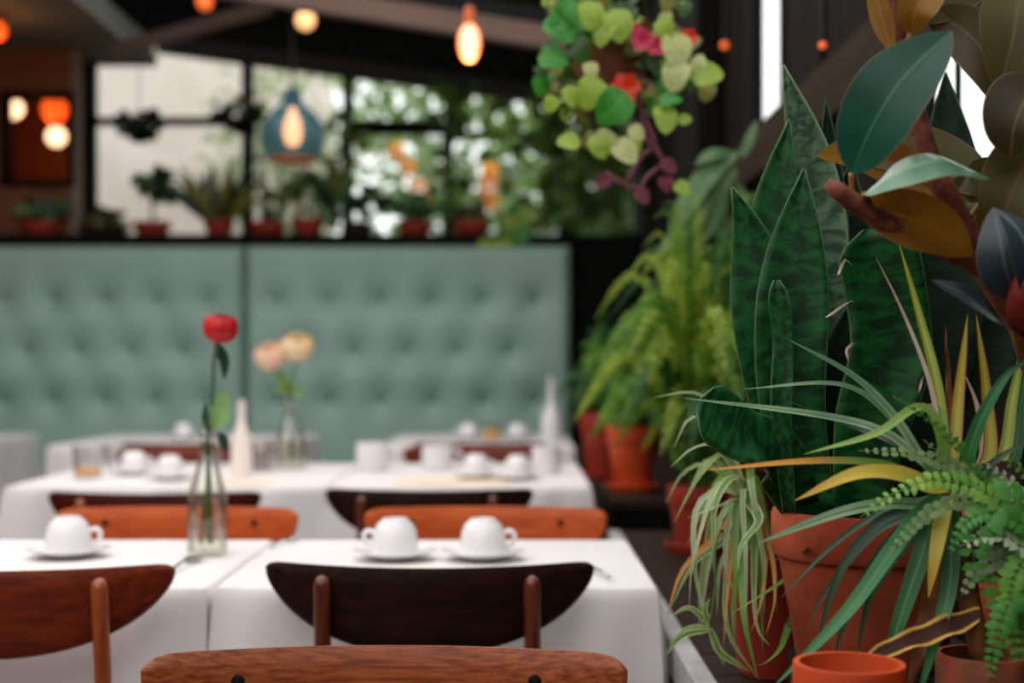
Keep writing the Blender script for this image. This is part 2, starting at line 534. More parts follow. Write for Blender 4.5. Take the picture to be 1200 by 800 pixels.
def thing(name, label, cat, loc=(0, 0, 0), group=None):
    o = bpy.data.objects.new(name, None)
    o.empty_display_size = .05
    C.objects.link(o)
    o.location = loc
    tag(o, label, cat, group)
    return o


def tag(o, label, cat, group=None):
    o['label'] = label
    o['category'] = cat
    if group:
        o['group'] = group
    return o


def struct(o):
    o['kind'] = 'structure'
    return o


def stuff(o):
    o['kind'] = 'stuff'
    return o


def dup(root, loc, label=None, rotz=None):
    def rec(o, par):
        c = o.copy()
        C.objects.link(c)
        c.parent = par
        for ch in list(kids.get(o.name, [])):
            rec(ch, c)
        return c
    kids = {}
    for o in root.children_recursive:
        kids.setdefault(o.parent.name, []).append(o)
    r = rec(root, None)
    r.location = loc
    if rotz is not None:
        r.rotation_euler = (0, 0, rotz)
    if label:
        r['label'] = label
    return r


def arrow_matrix(loc, direction, normal, scale):
    """local +Y along direction, local +Z towards normal"""
    d = Vector(direction).normalized()
    nn = Vector(normal) - d * Vector(normal).dot(d)
    if nn.length < .02:
        nn = Vector((0.3, .2, 1)) - d * Vector((.3, .2, 1)).dot(d)
    nn.normalize()
    x = d.cross(nn)
    m = Matrix((x, d, nn)).transposed().to_4x4()
    m = Matrix.Translation(loc) @ m @ Matrix.Diagonal((scale, scale, scale, 1))
    return m


def unit_leaf(name, m, prof='heart', width=.8, fold=.12, n=8, k=4, droop=.15):
    """a leaf of length 1 along +Y, facing +Z; its mesh is shared"""
    mb = MB()
    mb.ribbon([(0, 0, 0), (0, .5, .05), (0, 1, -droop)], width, face=(0, 0, 1), n=n, k=k, prof=prof, fold=fold)
    return mb.mesh(name, m, None, 180)


def put(me, name, parent, loc, direction, normal, scale):
    o = link(name, me, parent)
    o.matrix_local = arrow_matrix(Vector(loc) - world_loc(parent), direction, normal, scale)
    return o


def frond(mb, path, plen, npair, face=(0, -.5, 1), shape='lance', taper=.75, r=None, rad=.0012, start=.08, width=.42, curl=.2):
    """fern frond: a midrib and two rows of pinnae that shorten to the tip"""
    r = r or rng
    n = npair + 2
    pts = spline(path, n)
    mb.tube(pts, [rad * (1 - .7 * i / n) for i in range(n + 1)], 4)
    face = Vector(face).normalized()
    for i in range(1, n):
        t = i / n
        if t < start:
            continue
        T = (pts[i + 1] - pts[i - 1]).normalized()
        N = face - T * face.dot(T)
        if N.length < .1:
            N = Vector((.2, -1, .2)) - T * Vector((.2, -1, .2)).dot(T)
        N.normalize()
        S = T.cross(N)
        ll = plen * (min(1, .45 + t * 3.0) * (1 - t ** 2.2) ** taper + .06)
        for sgn in (-1, 1):
            l = ll * r.uniform(.85, 1.1)
            D = (S * sgn + T * r.uniform(.25, .5) + N * r.uniform(-curl, curl * .9)).normalized()
            B = D.cross(N).normalized() * (l * width * .5) * (1 if sgn < 0 else 1)
            a = pts[i]
            z = N * (l * r.uniform(-.12, .12))
            if shape == 'round':
                c = a + D * l * .55
                q = []
                for k in range(8):
                    an = 2 * PI * k / 8
                    q.append(c + D * (math.cos(an) * l * .5) + B * (math.sin(an) * 1.25) + z * math.sin(an))
                mb.add(q + [c + N * l * .08], [(k, (k + 1) % 8, 8) for k in range(8)], [(.1, .5)] * 8 + [(.3, .5)])
            else:
                tip = a + D * l - N * (l * .18)
                m1, m2 = a + D * l * .35 + B + z, a + D * l * .35 - B + z
                m3, m4 = a + D * l * .72 + B * .75, a + D * l * .72 - B * .75
                mb.add([a, m1, m3, tip, m4, m2, a + D * l * .5 + N * l * .06],
                       [(0, 1, 6), (1, 2, 6), (2, 3, 6), (3, 4, 6), (4, 5, 6), (5, 0, 6)],
                       [(.3, 0), (.1, .3), (.1, .7), (.3, 1), (.1, .7), (.1, .3), (.3, .5)])


def pot(root, x, y, z, h, r, m, rim=.28, soil=True, rb=.72, saucer=False, inside=.02):
    """terracotta flower pot with a thick rim and soil: base centre (x, y, z), rim radius r"""
    rh = h * rim
    body = r * .93
    mb = MB()
    z0 = .012 if saucer else 0
    mb.lathe([(0, z0), (r * rb * .96, z0), (r * rb, z0 + .004), (body, h - rh), (r * .97, h - rh - .001), (r, h - rh + .004), (r, h - .005), (r * .985, h), (r * .88, h), (r * .86, h - inside - .012), (0, h - inside - .012)], (x, y, z), 40)
    mb.build('pot', m, root, 40)
    if soil:
        sb = MB()
        sb.lathe([(r * .868, -.004), (r * .8, .004), (r * .4, .010), (0, .012)], (x, y, z + h - inside - .004), 24)
        sb.build('soil', M['soil'], root, 60)
    if saucer:
        sb = MB()
        sb.lathe([(0, 0), (r * .95, 0), (r * 1.12, .022), (r * 1.08, .024), (r * .9, .008), (0, .008)], (x, y, z), 36)
        sb.build('saucer', m, root, 40)


# ================================================================== SETTING
floor = struct(MB().box(-4.6, 1.2, -2.6, 8.6, -.1, 0).build('floor', M['floor']))
ground = struct(MB().box(-14, 12, 8.62, 30, -.3, -.12).build('trim_15', M['grass']))
WX = .72    # face of the right-hand wall

# left wall; unseen wall behind the photographer, added to block frontal light
struct(MB().box(-4.7, -4.6, -2.6, 8.6, 0, 3.2).build('wall_left', M['rust_wall']))
struct(MB().box(-4.7, 1.0, -2.7, -2.6, 0, 2.5).build('wall_front_blocker', M['rust_wall']))

# back wall below the windows, with the dark shelf over the booth
struct(MB().box(-4.6, WX + .3, 8.36, 8.5, 0, 1.75).build('wall_back', M['black_wood']))
struct(MB().box(.325, WX + .02, 7.74, 8.36, 0, 1.72).build('wall_back_panel', M['black_wood']))
shelf = MB().box(-4.55, WX - .005, 7.735, 8.355, 1.725, 1.80, .006).build('back_shelf', M['black_wood'])
tag(shelf, 'long black wooden shelf above the sage green booth back', 'shelf')

# rust wall; the framed opening and box room are made up, replacing a mirror
wl_ = MB()
hx0, hx1, hz0, hz1 = -2.835, -2.49, 2.125, 2.585
wl_.box(-4.6, hx0, 8.0, 8.06, 1.801, 2.95)
wl_.box(hx1, -2.43, 8.0, 8.06, 1.801, 2.95)
wl_.box(hx0, hx1, 8.0, 8.06, 1.801, hz0)
wl_.box(hx0, hx1, 8.0, 8.06, hz1, 2.95)
wr = struct(wl_.build('wall_back_left', M['rust_wall']))
fr = MB()
t_ = .035
fr.box(hx0 - t_, hx0, 7.97, 8.07, hz0 - t_, hz1 + t_)
fr.box(hx1, hx1 + t_, 7.97, 8.07, hz0 - t_, hz1 + t_)
fr.box(hx0, hx1, 7.97, 8.07, hz1, hz1 + t_)
fr.box(hx0, hx1, 7.97, 8.07, hz0 - t_, hz0)
struct(fr.build('trim_1', M['black_wood']))
rm = MB()
rm.box(-3.6, -2.80, 9.3, 9.36, 1.7, 3.0)
rm.box(-3.66, -3.6, 8.08, 9.36, 1.7, 3.0)
rm.add([(-2.485, 8.065, 1.7), (-2.45, 8.065, 1.7), (-2.80, 9.36, 1.7), (-2.84, 9.36, 1.7), (-2.485, 8.065, 3.0), (-2.45, 8.065, 3.0), (-2.80, 9.36, 3.0), (-2.84, 9.36, 3.0)], [(0, 3, 2, 1), (4, 5, 6, 7), (0, 1, 5, 4), (1, 2, 6, 5), (2, 3, 7, 6), (3, 0, 4, 7)])
rm.add([(-3.6, 8.08, 1.64), (-2.49, 8.08, 1.64), (-2.82, 9.34, 1.64), (-3.6, 9.34, 1.64)], [(0, 1, 2, 3)])
rm.add([(-3.6, 8.08, 2.95), (-2.49, 8.08, 2.95), (-2.82, 9.34, 2.95), (-3.6, 9.34, 2.95)], [(0, 1, 2, 3)])
struct(rm.build('wall_mirror_box', M['mirror_box_brown']))
struct(MB().box(-2.475, -2.425, 7.985, 8.0, 1.8, 2.87).build('trim_2', M['greytrim']))

# soffit top left with a pale fascia board
struct(MB().box(-4.6, -2.12, 5.4, 8.5, 2.87, 2.95).build('ceiling_left', M['soffit']))
struct(MB().box(-2.119, -2.085, 5.35, 8.06, 2.855, 2.97, .004).build('trim_3', M['fascia']))

# sloping dark roof over the back of the room; the roof nearer by is open to the sky
def roof_z(x):
    return 2.62 - (x - .1) * .134


rb_ = MB()
for (x0, x1) in ((-4.6, .95),):
    za, zb = roof_z(x0) + .34, roof_z(x1) + .34
    vs = [(x0, 6.55, za), (x1, 6.55, zb), (x1, 8.9, zb), (x0, 8.9, za), (x0, 6.55, za + .06), (x1, 6.55, zb + .06), (x1, 8.9, zb + .06), (x0, 8.9, za + .06)]
    rb_.add(vs, [(0, 3, 2, 1), (4, 5, 6, 7), (0, 1, 5, 4), (1, 2, 6, 5), (2, 3, 7, 6), (3, 0, 4, 7)])
struct(rb_.build('ceiling', M['roofdark']))


struct(MB().box(.64, .95, 2.6, 6.5, 2.62, 2.68).build('ceiling_right_blocker', M['roofdark']))  # roof strip added to shade the right-hand wall, mostly out of view


def sloped_beam(name, x0, x1, z0, z1, y, w, h, m):
    vs = [(x0, y, z0), (x1, y, z1), (x1, y + w, z1), (x0, y + w, z0), (x0, y, z0 + h), (x1, y, z1 + h), (x1, y + w, z1 + h), (x0, y + w, z0 + h)]
    return struct(MB().add(vs, [(0, 3, 2, 1), (4, 5, 6, 7), (0, 1, 5, 4), (1, 2, 6, 5), (2, 3, 7, 6), (3, 0, 4, 7)]).build(name, m))


sloped_beam('trim_4', -2.08, .9, roof_z(-2.08) + .01, roof_z(.9) + .01, 8.30, .1, .10, M['beamdark'])
sloped_beam('trim_5', -4.6, .9, roof_z(-4.6) + .11, roof_z(.9) + .11, 8.32, .06, .30, M['roofdark'])
sloped_beam('trim_6', -1.75, .9, 2.62, 2.20, 5.5, .07, .085, M['rafter'])
sloped_beam('trim_7', -2.08, .9, 2.93, 2.53, 6.6, .08, .12, M['roofdark'])
sloped_beam('trim_16', -2.05, -1.25, 2.70, 2.93, 7.4, .06, .07, M['rafter'])

# right-hand wall: dark upright planks, two windows, a long rail
wall_r = struct(MB().box(WX + .03, WX + .06, -2.6, 8.6, 0, 1.30).build('wall_right', M['black_wood']))
wins = [(1.70, 2.52, 1.30, 2.3), (3.81, 4.25, 1.79, 2.6)]
yb = -2.6
edges = sorted([w[0] for w in wins] + [w[1] for w in wins])
pl_i = 0
rr = random.Random(3)
while yb < 8.6:
    w = rr.uniform(.13, .17)
    y1 = min(yb + w, 8.6)
    for e in edges:
        if yb < e - 1e-4 < y1 + .03:
            y1 = e
            break
    segs = [(0.0, 2.75)]
    for (wy0, wy1, wz0, wz1) in wins:
        if yb < wy1 - .001 and y1 > wy0 + .001:
            segs = [(0.0, wz0), (wz1, 2.75)]
    for z0, z1 in segs:
        dx = rr.uniform(0, .010)
        MB().box(WX + dx, WX + .029, yb + .003, y1 - .003, z0, z1).build('plank', M['darkboard'], wall_r)
    yb = y1
struct(MB().box(WX - .035, WX - .001, 1.0, 4.75, 1.63, 1.765, .004).build('trim_8', M['railwood']))
struct(MB().box(WX - .09, WX - .002, 4.85, 5.5, .68, 2.75, .006).build('trim_9', M['black_wood']))
for k, (wy0, wy1, wz0, wz1) in enumerate(wins):
    fb = MB()
    for a, b_ in ((wy0 - .03, wy0), (wy1, wy1 + .03)):
        fb.box(WX - .004, WX + .031, a, b_, wz0 - .03, wz1 + .03)
    fb.box(WX - .004, WX + .031, wy0, wy1, wz0 - .03, wz0)
    fb.box(WX - .004, WX + .031, wy0, wy1, wz1, wz1 + .03)
    w_ = struct(fb.build('window_%d' % (k + 1), M['black_wood']))
    MB().box(WX + .022, WX + .026, wy0, wy1, wz0, wz1).build('pane', M['glass'], w_)
    if k == 0:
        MB().box(WX + .014, WX + .021, 2.345, 2.357, wz0, wz1).build('glazing_bar', M['black_wood'], w_)

# back windows: black posts and bars, a pane in each opening
YB = 8.42
posts = [-2.50, -1.565, -.97, -.375, .30]
zt = 1.75
wk = 3
for i, x in enumerate(posts):
    w = .035 if i in (0,) else .028
    top = roof_z(x) + .03
    struct(MB().box(x - w, x + w, YB - .05, YB + .05, zt, top).build('trim_%d' % (10 + i), M['black_wood']))
for i in range(4):
    xa, xb = posts[i] + .028, posts[i + 1] - .028
    barz = {0: (2.505, 2.55), 1: (2.30, 2.315), 2: (2.45, 2.53), 3: (2.44, 2.47)}[i]
    w_ = struct(MB().box(xa, xb, YB - .03, YB + .03, barz[0], barz[1]).build('window_%d' % wk, M['black_wood']))
    wk += 1
    MB().box(xa, xb, YB - .004, YB + .004, zt, barz[0]).build('pane', M['glass'], w_)
    za, zb = roof_z(xa) + .02, roof_z(xb) + .02
    y0, y1 = YB - .004, YB + .004
    MB().add([(xa, y0, barz[1]), (xb, y0, barz[1]), (xb, y1, barz[1]), (xa, y1, barz[1]), (xa, y0, za), (xb, y0, zb), (xb, y1, zb), (xa, y1, za)],
             [(0, 3, 2, 1), (4, 5, 6, 7), (0, 1, 5, 4), (1, 2, 6, 5), (2, 3, 7, 6), (3, 0, 4, 7)]).build('pane', M['glass'], w_)

# neighbour's pale wall outside
nb = MB().box(-5.4, -1.45, 11.4, 11.6, -.1, 4.4).build('garden_wall', M['white_wall'])
tag(nb, 'tall pale rendered wall outside, behind the left windows', 'wall')
nb2 = MB().box(-1.25, .45, 14.6, 14.75, -.1, 2.35).build('garden_wall', M['white_wall'])
tag(nb2, 'low pale wall far out behind the garden shrubs', 'wall')

# ================================================================== GARDEN
def tree(name, label, cat, x, y, z0, z1, rx, ry, n, m, trunk=True, size=.12, seed=0, blooms=()):
    r = random.Random(seed)
    t = thing(name, label, cat, (x, y, -.12), None)
    if trunk:
        tb = MB()
        tb.tube([(x, y, -.12), (x + .05, y, z0 * .6), (x - .03, y + .02, (z0 + z1) / 2)], [.05, .04, .02], 8)
        for k in range(4):
            a = k * 1.6 + seed
            tb.tube([(x, y, z0 * .75), (x + math.cos(a) * rx * .4, y + math.sin(a) * ry * .4, (z0 + z1) / 2)], [.025, .01], 6)
        tb.build('trunk', M['trunk'], t, 180)
    fb = MB()
    for _ in range(n):
        while True:
            u = Vector((r.uniform(-1, 1), r.uniform(-1, 1), r.uniform(-1, 1)))
            if u.length < 1:
                break
        q = Vector((x + u.x * rx, y + u.y * ry, (z0 + z1) / 2 + u.z * (z1 - z0) / 2))
        D = Vector((r.uniform(-1, 1), r.uniform(-1, 1), r.uniform(-.8, .5))).normalized()
        N = Vector((r.uniform(-1, 1), r.uniform(-1, 1), r.uniform(-.2, 1)))
        S = D.cross(N).normalized()
        s = size * r.uniform(.6, 1.3)
        fb.add([q, q + D * s * .5 + S * s * .3, q + D * s, q + D * s * .5 - S * s * .3], [(0, 1, 2, 3)], [(.5, 0), (0, .5), (.5, 1), (1, .5)])
    stuff(fb.build('foliage', m, t))
    for (b3, mm, br) in blooms:
        bb = MB()
        for k in range(22):
            a = k * 2.4
            el = -1.1 + k * .11
            d = Vector((math.cos(a) * math.cos(el), math.sin(a) * math.cos(el), math.sin(el)))
            bb.ribbon([b3 + d * br * .2, b3 + d * br * .75, b3 + d * br], br * 1.25, face=d, n=4, k=2, prof='leaf')
        bb.build('bloom', mm, t, 180)
    return t


def GP(px, py, d):
    return P(px, py, d)


tree('garden_tree', 'pale leafed tree outside, over the second back window', 'tree', -1.72, 10.6, 1.9, 3.5, .62, .4, 420, M['garden_pale'], size=.13, seed=1)
tree('garden_tree', 'bright green tree outside, behind the third back window', 'tree', -.55, 13.2, 2.2, 4.4, 1.1, .7, 900, M['garden'], size=.19, seed=2)
tree('garden_tree', 'green tree outside, near the right end of the back windows', 'tree', .42, 11.9, 1.2, 3.5, .75, .5, 1250, M['garden'], size=.15, seed=3)
tree('garden_tree', 'dark green tree outside, right of the back windows', 'tree', 1.0, 10.3, .8, 3.2, .6, .5, 2300, M['garden_dark'], size=.14, seed=4)
tree('garden_shrub', 'low pale green shrub outside with orange blooms, third back window', 'shrub', -.76, 10.6, .9, 2.75, .42, .35, 240, M['garden'], size=.12, seed=5,
     blooms=[(GP(465, 178, 10.2), M['orange_bloom'], .075), (GP(478, 197, 10.2), M['orange_bloom'], .075), (GP(490, 222, 10.2), M['peach_bloom'], .085), (GP(497, 238, 10.2), M['orange_bloom'], .08), (GP(508, 246, 10.2), M['orange_bloom'], .06)])
tree('garden_shrub', 'low green shrub outside with orange blooms, fourth back window', 'shrub', .02, 10.6, .9, 2.5, .22, .35, 170, M['garden'], size=.12, seed=6,
     blooms=[(GP(574, 203, 10.2), M['orange_bloom'], .085), (GP(572, 222, 10.2), M['peach_bloom'], .085), (GP(575, 238, 10.2), M['orange_bloom'], .07)])
tree('garden_shrub', 'dark shrub outside at the foot of the third back window', 'shrub', -1.0, 9.6, .9, 2.05, .3, .3, 300, M['garden_dark'], size=.10, seed=7)
tree('garden_tree', 'tall tree outside the right-hand wall windows', 'tree', 3.6, 5.0, .8, 2.0, .9, .9, 500, M['garden'], size=.14, seed=8)

# ================================================================== BOOTH
BY = 7.60


def booth_panel(root, x0, x1, z0, z1, bx, rows, dx):
    nx, nz = int((x1 - x0) / .018), int((z1 - z0) / .018)
    btn = []
    for ri, z in enumerate(rows):
        xs = bx + (dx / 2 if ri % 2 else 0)
        k = -12
        while xs + k * dx < x1 - .07:
            x = xs + k * dx
            if x > x0 + .07:
                btn.append((x, z))
            k += 1
    rz = rows[0] - rows[1]
    vs, fs = [], []
    for j in range(nz + 1):
        z = z0 + (z1 - z0) * j / nz
        for i in range(nx + 1):
            x = x0 + (x1 - x0) * i / nx
            e = min(x - x0, x1 - x, z1 - z)
            edge = min(1, e / .05)
            puff = .05 * math.sqrt(max(0, 1 - (1 - edge) ** 2))
            y = BY - puff
            dmp = 0
            for (bx_, bz_) in btn:
                q = (x - bx_) ** 2 + (z - bz_) ** 2
                if q < .04:
                    rr_ = math.sqrt(q)
                    dmp = max(dmp, .085 * math.exp(-rr_ / .06))
            # diamond pleats between the buttons
            u, v = (x - bx) / dx, (z - rows[0]) / (2 * rz)
            inr = 1.0 if rows[-1] - .03 < z < rows[0] + .03 else math.exp(-((z - rows[0] - .03) if z > rows[0] else (rows[-1] - .03 - z)) / .05)
            a = abs(math.sin(PI * (u + v)))
            b = abs(math.sin(PI * (u - v)))
            pl = min(a, b)
            y += dmp + .003 * inr * math.exp(-pl / .2) * min(1, e / .1)
            vs.append((x, y, z))
    for j in range(nz):
        for i in range(nx):
            a = j * (nx + 1) + i
            fs.append((a, a + 1, a + nx + 2, a + nx + 1))
    # sides and back
    mb = MB().add(vs, fs)
    mb.box(x0, x1, BY + .085, 7.73, z0, z1)
    mb.box(x0 + .0005, x0 + .012, BY - .004, BY + .085, z0, z1 - .0005)
    mb.box(x1 - .012, x1 - .0005, BY - .004, BY + .085, z0, z1 - .0005)
    mb.box(x0 + .012, x1 - .012, BY - .004, BY + .085, z1 - .012, z1 - .0005)
    mb.build('back_cushion', M['velvet'], root, 60)
    for (x, z) in btn:
        b = MB()
        b.lathe([(.024, 0), (.022, .007), (.012, .012), (0, .013)], (0, 0, 0), 14)
        o = b.build('button', M['velvet_button'])
        o.rotation_euler = (PI / 2, 0, 0)
        o.parent = root
        o.location = Vector((x, BY - .05 + .080, z)) - root.location


S_ = 7.6 / F
booth = thing('booth_bench', 'long sage green buttoned booth bench along the back wall', 'booth', (-1.2, 7.4, 0))
r_ = [H + (425 - v) * S_ for v in (350, 410, 469)]
xl = lambda px: (px - 600) * S_
booth_panel(booth, -4.4, xl(284.5), .46, 1.722, xl(243) - 0 * .27, r_, 60 * S_)
booth_panel(booth, xl(289.5), xl(667.5), .46, 1.722, xl(325), r_, 60.5 * S_)
MB().box(-4.4, .308, 7.12, 7.56, .30, .46, .03).build('seat_cushion', M['velvet'], booth, 40)
MB().box(-4.4, .308, 7.16, 7.72, 0, .30).build('base', M['black_wood'], booth)

# ================================================================== CHAIRS
def make_chair(wm, pm, label, full=False):
    t = thing('dining_chair', label, 'chair')
    w, hgt, th = .25, .13, .014
    sag = .05 if full else .085
    yb = lambda x: -.02 + sag * (x / w) ** 2
    lean = .10
    nx, nz = 36, 8
    vs, fs = [], []
    for side in (0, 1):
        for i in range(nx + 1):
            s = math.sin((i / nx * 2 - 1) * PI / 2)
            x = s * w
            a = abs(s)
            if full:
                top = .80 - .016 * a ** 26
                bot = .80 - hgt * max(.0, 1 - a ** 4) ** .5 - .016 * a ** 26
            else:
                top = .80 - .010 * a ** 36
                bot = .80 - hgt * max(.0, 1 - a ** 2.1) ** .5 - .010 * a ** 36
            for j in range(nz + 1):
                q = j / nz
                z = bot + (top - bot) * q
                # rounded edges
                e = min(1, min(q, 1 - q) * (top - bot) / .006 + .15, (1 - a) * w / .006 + .15)
                y = yb(x) - lean * (z - .735) + (th / 2 * e if side else -th / 2 * e)
                vs.append((x, y, z))
    nn = (nx + 1) * (nz + 1)
    for i in range(nx):
        for j in range(nz):
            a = i * (nz + 1) + j
            fs.append((a, a + nz + 1, a + nz + 2, a + 1))
            fs.append((nn + a, nn + a + 1, nn + a + nz + 2, nn + a + nz + 1))
        a, b = i * (nz + 1), (i + 1) * (nz + 1)
        fs.append((a, nn + a, nn + b, b))
        fs.append((a + nz, b + nz, nn + b + nz, nn + a + nz))
    for j in range(nz):
        fs.append((j, j + 1, nn + j + 1, nn + j))
        a = nx * (nz + 1) + j
        fs.append((a, nn + a, nn + a + 1, a + 1))
    MB().add(vs, fs).build('backrest', wm, t, 50)
    for sx in (-1, 1):
        x = sx * .155
        yy = lambda z: yb(x) - lean * (z - .735) - th / 2 - .0115
        pts = [(sx * .185, -.075, 0), (sx * .172, -.03, .25), (sx * .163, -.003, .45), (x * 1.01, yy(.62), .62), (x, yy(.72), .72), (x, yy(.772), .772), (x, yy(.782), .782), (x, yy(.787), .787)]
        MB().tube(spline(pts[:6], 14) + [Vector(q) for q in pts[6:]], [.0125] * 13 + [.0128, .0128, .0105, .004], 12).build('leg', pm, t, 60)
        MB().tube([(sx * .19, .34, 0), (sx * .17, .30, .43)], [.010, .015], 12).build('leg', pm, t, 60)
        MB().tube([(sx * .163, -.0, .405), (sx * .168, .30, .405)], .011, 8).build('rail', pm, t, 60)
        b = MB()
        b.lathe([(.0075, 0), (.0065, .003), (0, .0042)], (0, 0, 0), 14)
        o = b.build('bolt', M['bolt'], t, 40)
        o.rotation_euler = (-PI / 2, 0, 0)
        o.location = (x, yb(x) - lean * (.768 - .735) + th / 2 - .0005, .768)
    for y in (.01, .30):
        MB().tube([(-.165, y, .405), (.165, y, .405)], .011, 8).build('rail', pm, t, 60)
    # shaped seat
    vs, fs = [], []
    NA, NR = 40, 6
    for side in (0, 1):
        for k in range(NR + 1):
            f = k / NR
            for i in range(NA):
                a = 2 * PI * i / NA
                ca, sa = math.cos(a), math.sin(a)
                ex = abs(ca) ** .7 * (1 if ca > 0 else -1)
                ey = abs(sa) ** .7 * (1 if sa > 0 else -1)
                x, y = f * .21 * ex * (1 + .06 * ey), .165 + f * .165 * ey
                z = .445 - .014 * (1 - f ** 2) + (0 if side else -.016)
                if k == NR:
                    z += -.005 if side else .005
                vs.append((x, y, z))
    nn = NA * (NR + 1)
    for k in range(NR):
        for i in range(NA):
            j = (i + 1) % NA
            fs.append((nn + k * NA + i, nn + (k + 1) * NA + i, nn + (k + 1) * NA + j, nn + k * NA + j))
            fs.append((k * NA + i, k * NA + j, (k + 1) * NA + j, (k + 1) * NA + i))
    for i in range(NA):
        j = (i + 1) % NA
        fs.append((NR * NA + i, NR * NA + j, nn + NR * NA + j, nn + NR * NA + i))
    MB().add(vs, fs).build('seat', wm, t, 50)
    return t


def set_chair(t, x, y, rz):
    t.location = (x, y, 0)
    t.rotation_euler = (0, 0, rz)
    t['group'] = 'dining chairs at the white tables'


ch = make_chair(M['teak'], M['post'], 'brown wooden chair nearest the camera, two dark bolts in its backrest', True)
set_chair(ch, -.131, 1.485, PI)
ch = make_chair(M['walnut'], M['postdark'], 'almost black wooden chair back before the nearest white table')
set_chair(ch, -.125, 2.105, 0)
ch = make_chair(M['mahogany'], M['post'], 'red brown chair back cut off by the left edge, nearest left table')
set_chair(ch, -.755, 2.075, 0.02)
ch = make_chair(M['teak2'], M['post'], 'orange brown chair behind the nearest table, partly hidden by two cups', True)
set_chair(ch, -.054, 2.955, PI)
t3 = dup(ch, (-.69, 2.955, 0), 'orange brown chair behind the rose bottle, facing the camera', PI)
ch = make_chair(M['walnut'], M['postdark'], 'dark chair back before the second right table, two orange post tops')
set_chair(ch, -.199, 3.36, 0)
ch = make_chair(M['redwalnut'], M['post'], 'dark red chair back before the second left table, below the juice glass')
set_chair(ch, -.838, 3.28, 0)
ch = make_chair(M['walnut'], M['postdark'], 'black chair back before the far right table')
set_chair(ch, -.12, 5.30, 0)
dup(ch, (-1.22, 5.30, 0), 'black chair back before the far left table', 0.0)
ch = make_chair(M['mahogany'], M['post'], 'red brown chair between the second and far right tables, facing the camera', True)
set_chair(ch, -.14, 5.12, PI)
dup(ch, (-1.17, 5.12, 0), 'red brown chair between the second and far left tables, facing the camera', PI)


# ================================================================== TABLES
def table(x0, x1, y0, y1, label, clabel, seed, drop=.25, flare=(.02, .02, .02, .02), top=.75):
    t = thing('dining_table', label, 'table', ((x0 + x1) / 2, (y0 + y1) / 2, 0), 'dining tables under white cloths')
    zt = top - .004
    MB().box(x0 + .006, x1 - .006, y0 + .006, y1 - .006, zt - .028, zt, .003).build('tabletop', M['walnut'], t)
    for sx in (x0 + .06, x1 - .06):
        for sy in (y0 + .05, y1 - .05):
            MB().tube([(sx, sy, 0), (sx, sy, zt - .028)], [.016, .022], 10).build('leg', M['walnut'], t, 60)
    r = random.Random(seed)
    # cloth: top sheet and a hanging skirt with soft folds
    per = []
    NS = 44
    for (ax, ay, bx, by, nx, ny, fl) in ((x0, y0, x1, y0, 0, -1, flare[0]), (x1, y0, x1, y1, 1, 0, flare[1]), (x1, y1, x0, y1, 0, 1, flare[2]), (x0, y1, x0, y0, -1, 0, flare[3])):
        for i in range(NS):
            q = i / NS
            per.append((ax + (bx - ax) * q, ay + (by - ay) * q, nx, ny, q, fl))
    n = len(per)
    nv = []
    for i in range(n):     # normals blended at the corners
        q = per[i][4]
        pn = Vector((per[i][2], per[i][3], 0))
        if q < .06:
            o = per[(i - 4) % n]
            k = .5 + q / .12
            pn = (pn * k + Vector((o[2], o[3], 0)) * (1 - k))
        elif q > .94:
            o = per[(i + 4) % n]
            k = .5 + (1 - q) / .12
            pn = (pn * k + Vector((o[2], o[3], 0)) * (1 - k))
        nv.append(pn)
    ph = [r.uniform(0, 6) for _ in range(6)]
    rows = [(0, 0.0), (.004, .004)] + [(.02 + (drop - .02) * j / 10, None) for j in range(11)]
    vs, fs = [], []
    cx, cy = (x0 + x1) / 2, (y0 + y1) / 2
    for ri, (dz, off) in enumerate(rows):
        for i in range(n):
            x, y, _, _, q, fl = per[i]
            k = dz / drop
            corner = math.exp(-min(q, 1 - q) / .05)
            wv = math.sin(q * 17 + ph[0]) * .5 + math.sin(q * 31 + ph[1]) * .35 + math.sin(q * 53 + ph[2]) * .15
            o_ = off if off is not None else .006 + fl * (k ** .8) * (.75 + 1.1 * wv) + corner * .022 * k * min(1.2, fl / .02)
            dzz = dz if ri < 2 else dz - .012 * k * math.sin(q * 9 + ph[3])
            vs.append((x + nv[i].x * o_, y + nv[i].y * o_, top - dzz))
    for ri in range(len(rows) - 1):
        for i in range(n):
            j = (i + 1) % n
            fs.append((ri * n + i, ri * n + n + i, ri * n + n + j, ri * n + j))
    # top sheet as a grid of strips from the rim to the centre, softly uneven
    inner = []
    prev = list(range(n))
    for sc in (.985, .9, .6, .3):
        ring = []
        for i in range(n):
            x, y = per[i][0], per[i][1]
            ring.append(len(vs))
            xx, yy_ = cx + (x - cx) * sc, cy + (y - cy) * sc
            vs.append((xx, yy_, top + .0012 * math.sin(xx * 23 + ph[4]) * math.sin(yy_ * 19 + ph[5])))
        for i in range(n):
            j = (i + 1) % n
            fs.append((prev[i], prev[j], ring[j], ring[i]))
        prev = ring
    vs.append((cx, cy, top))
    for i in range(n):
        fs.append((prev[i], prev[(i + 1) % n], len(vs) - 1))
    o = MB().add(vs, fs).build('tablecloth', M['cloth'], None, 50)
    # hem parent: cloth is a thing of its own
    tag(o, clabel, 'tablecloth', 'white tablecloths')
    return t


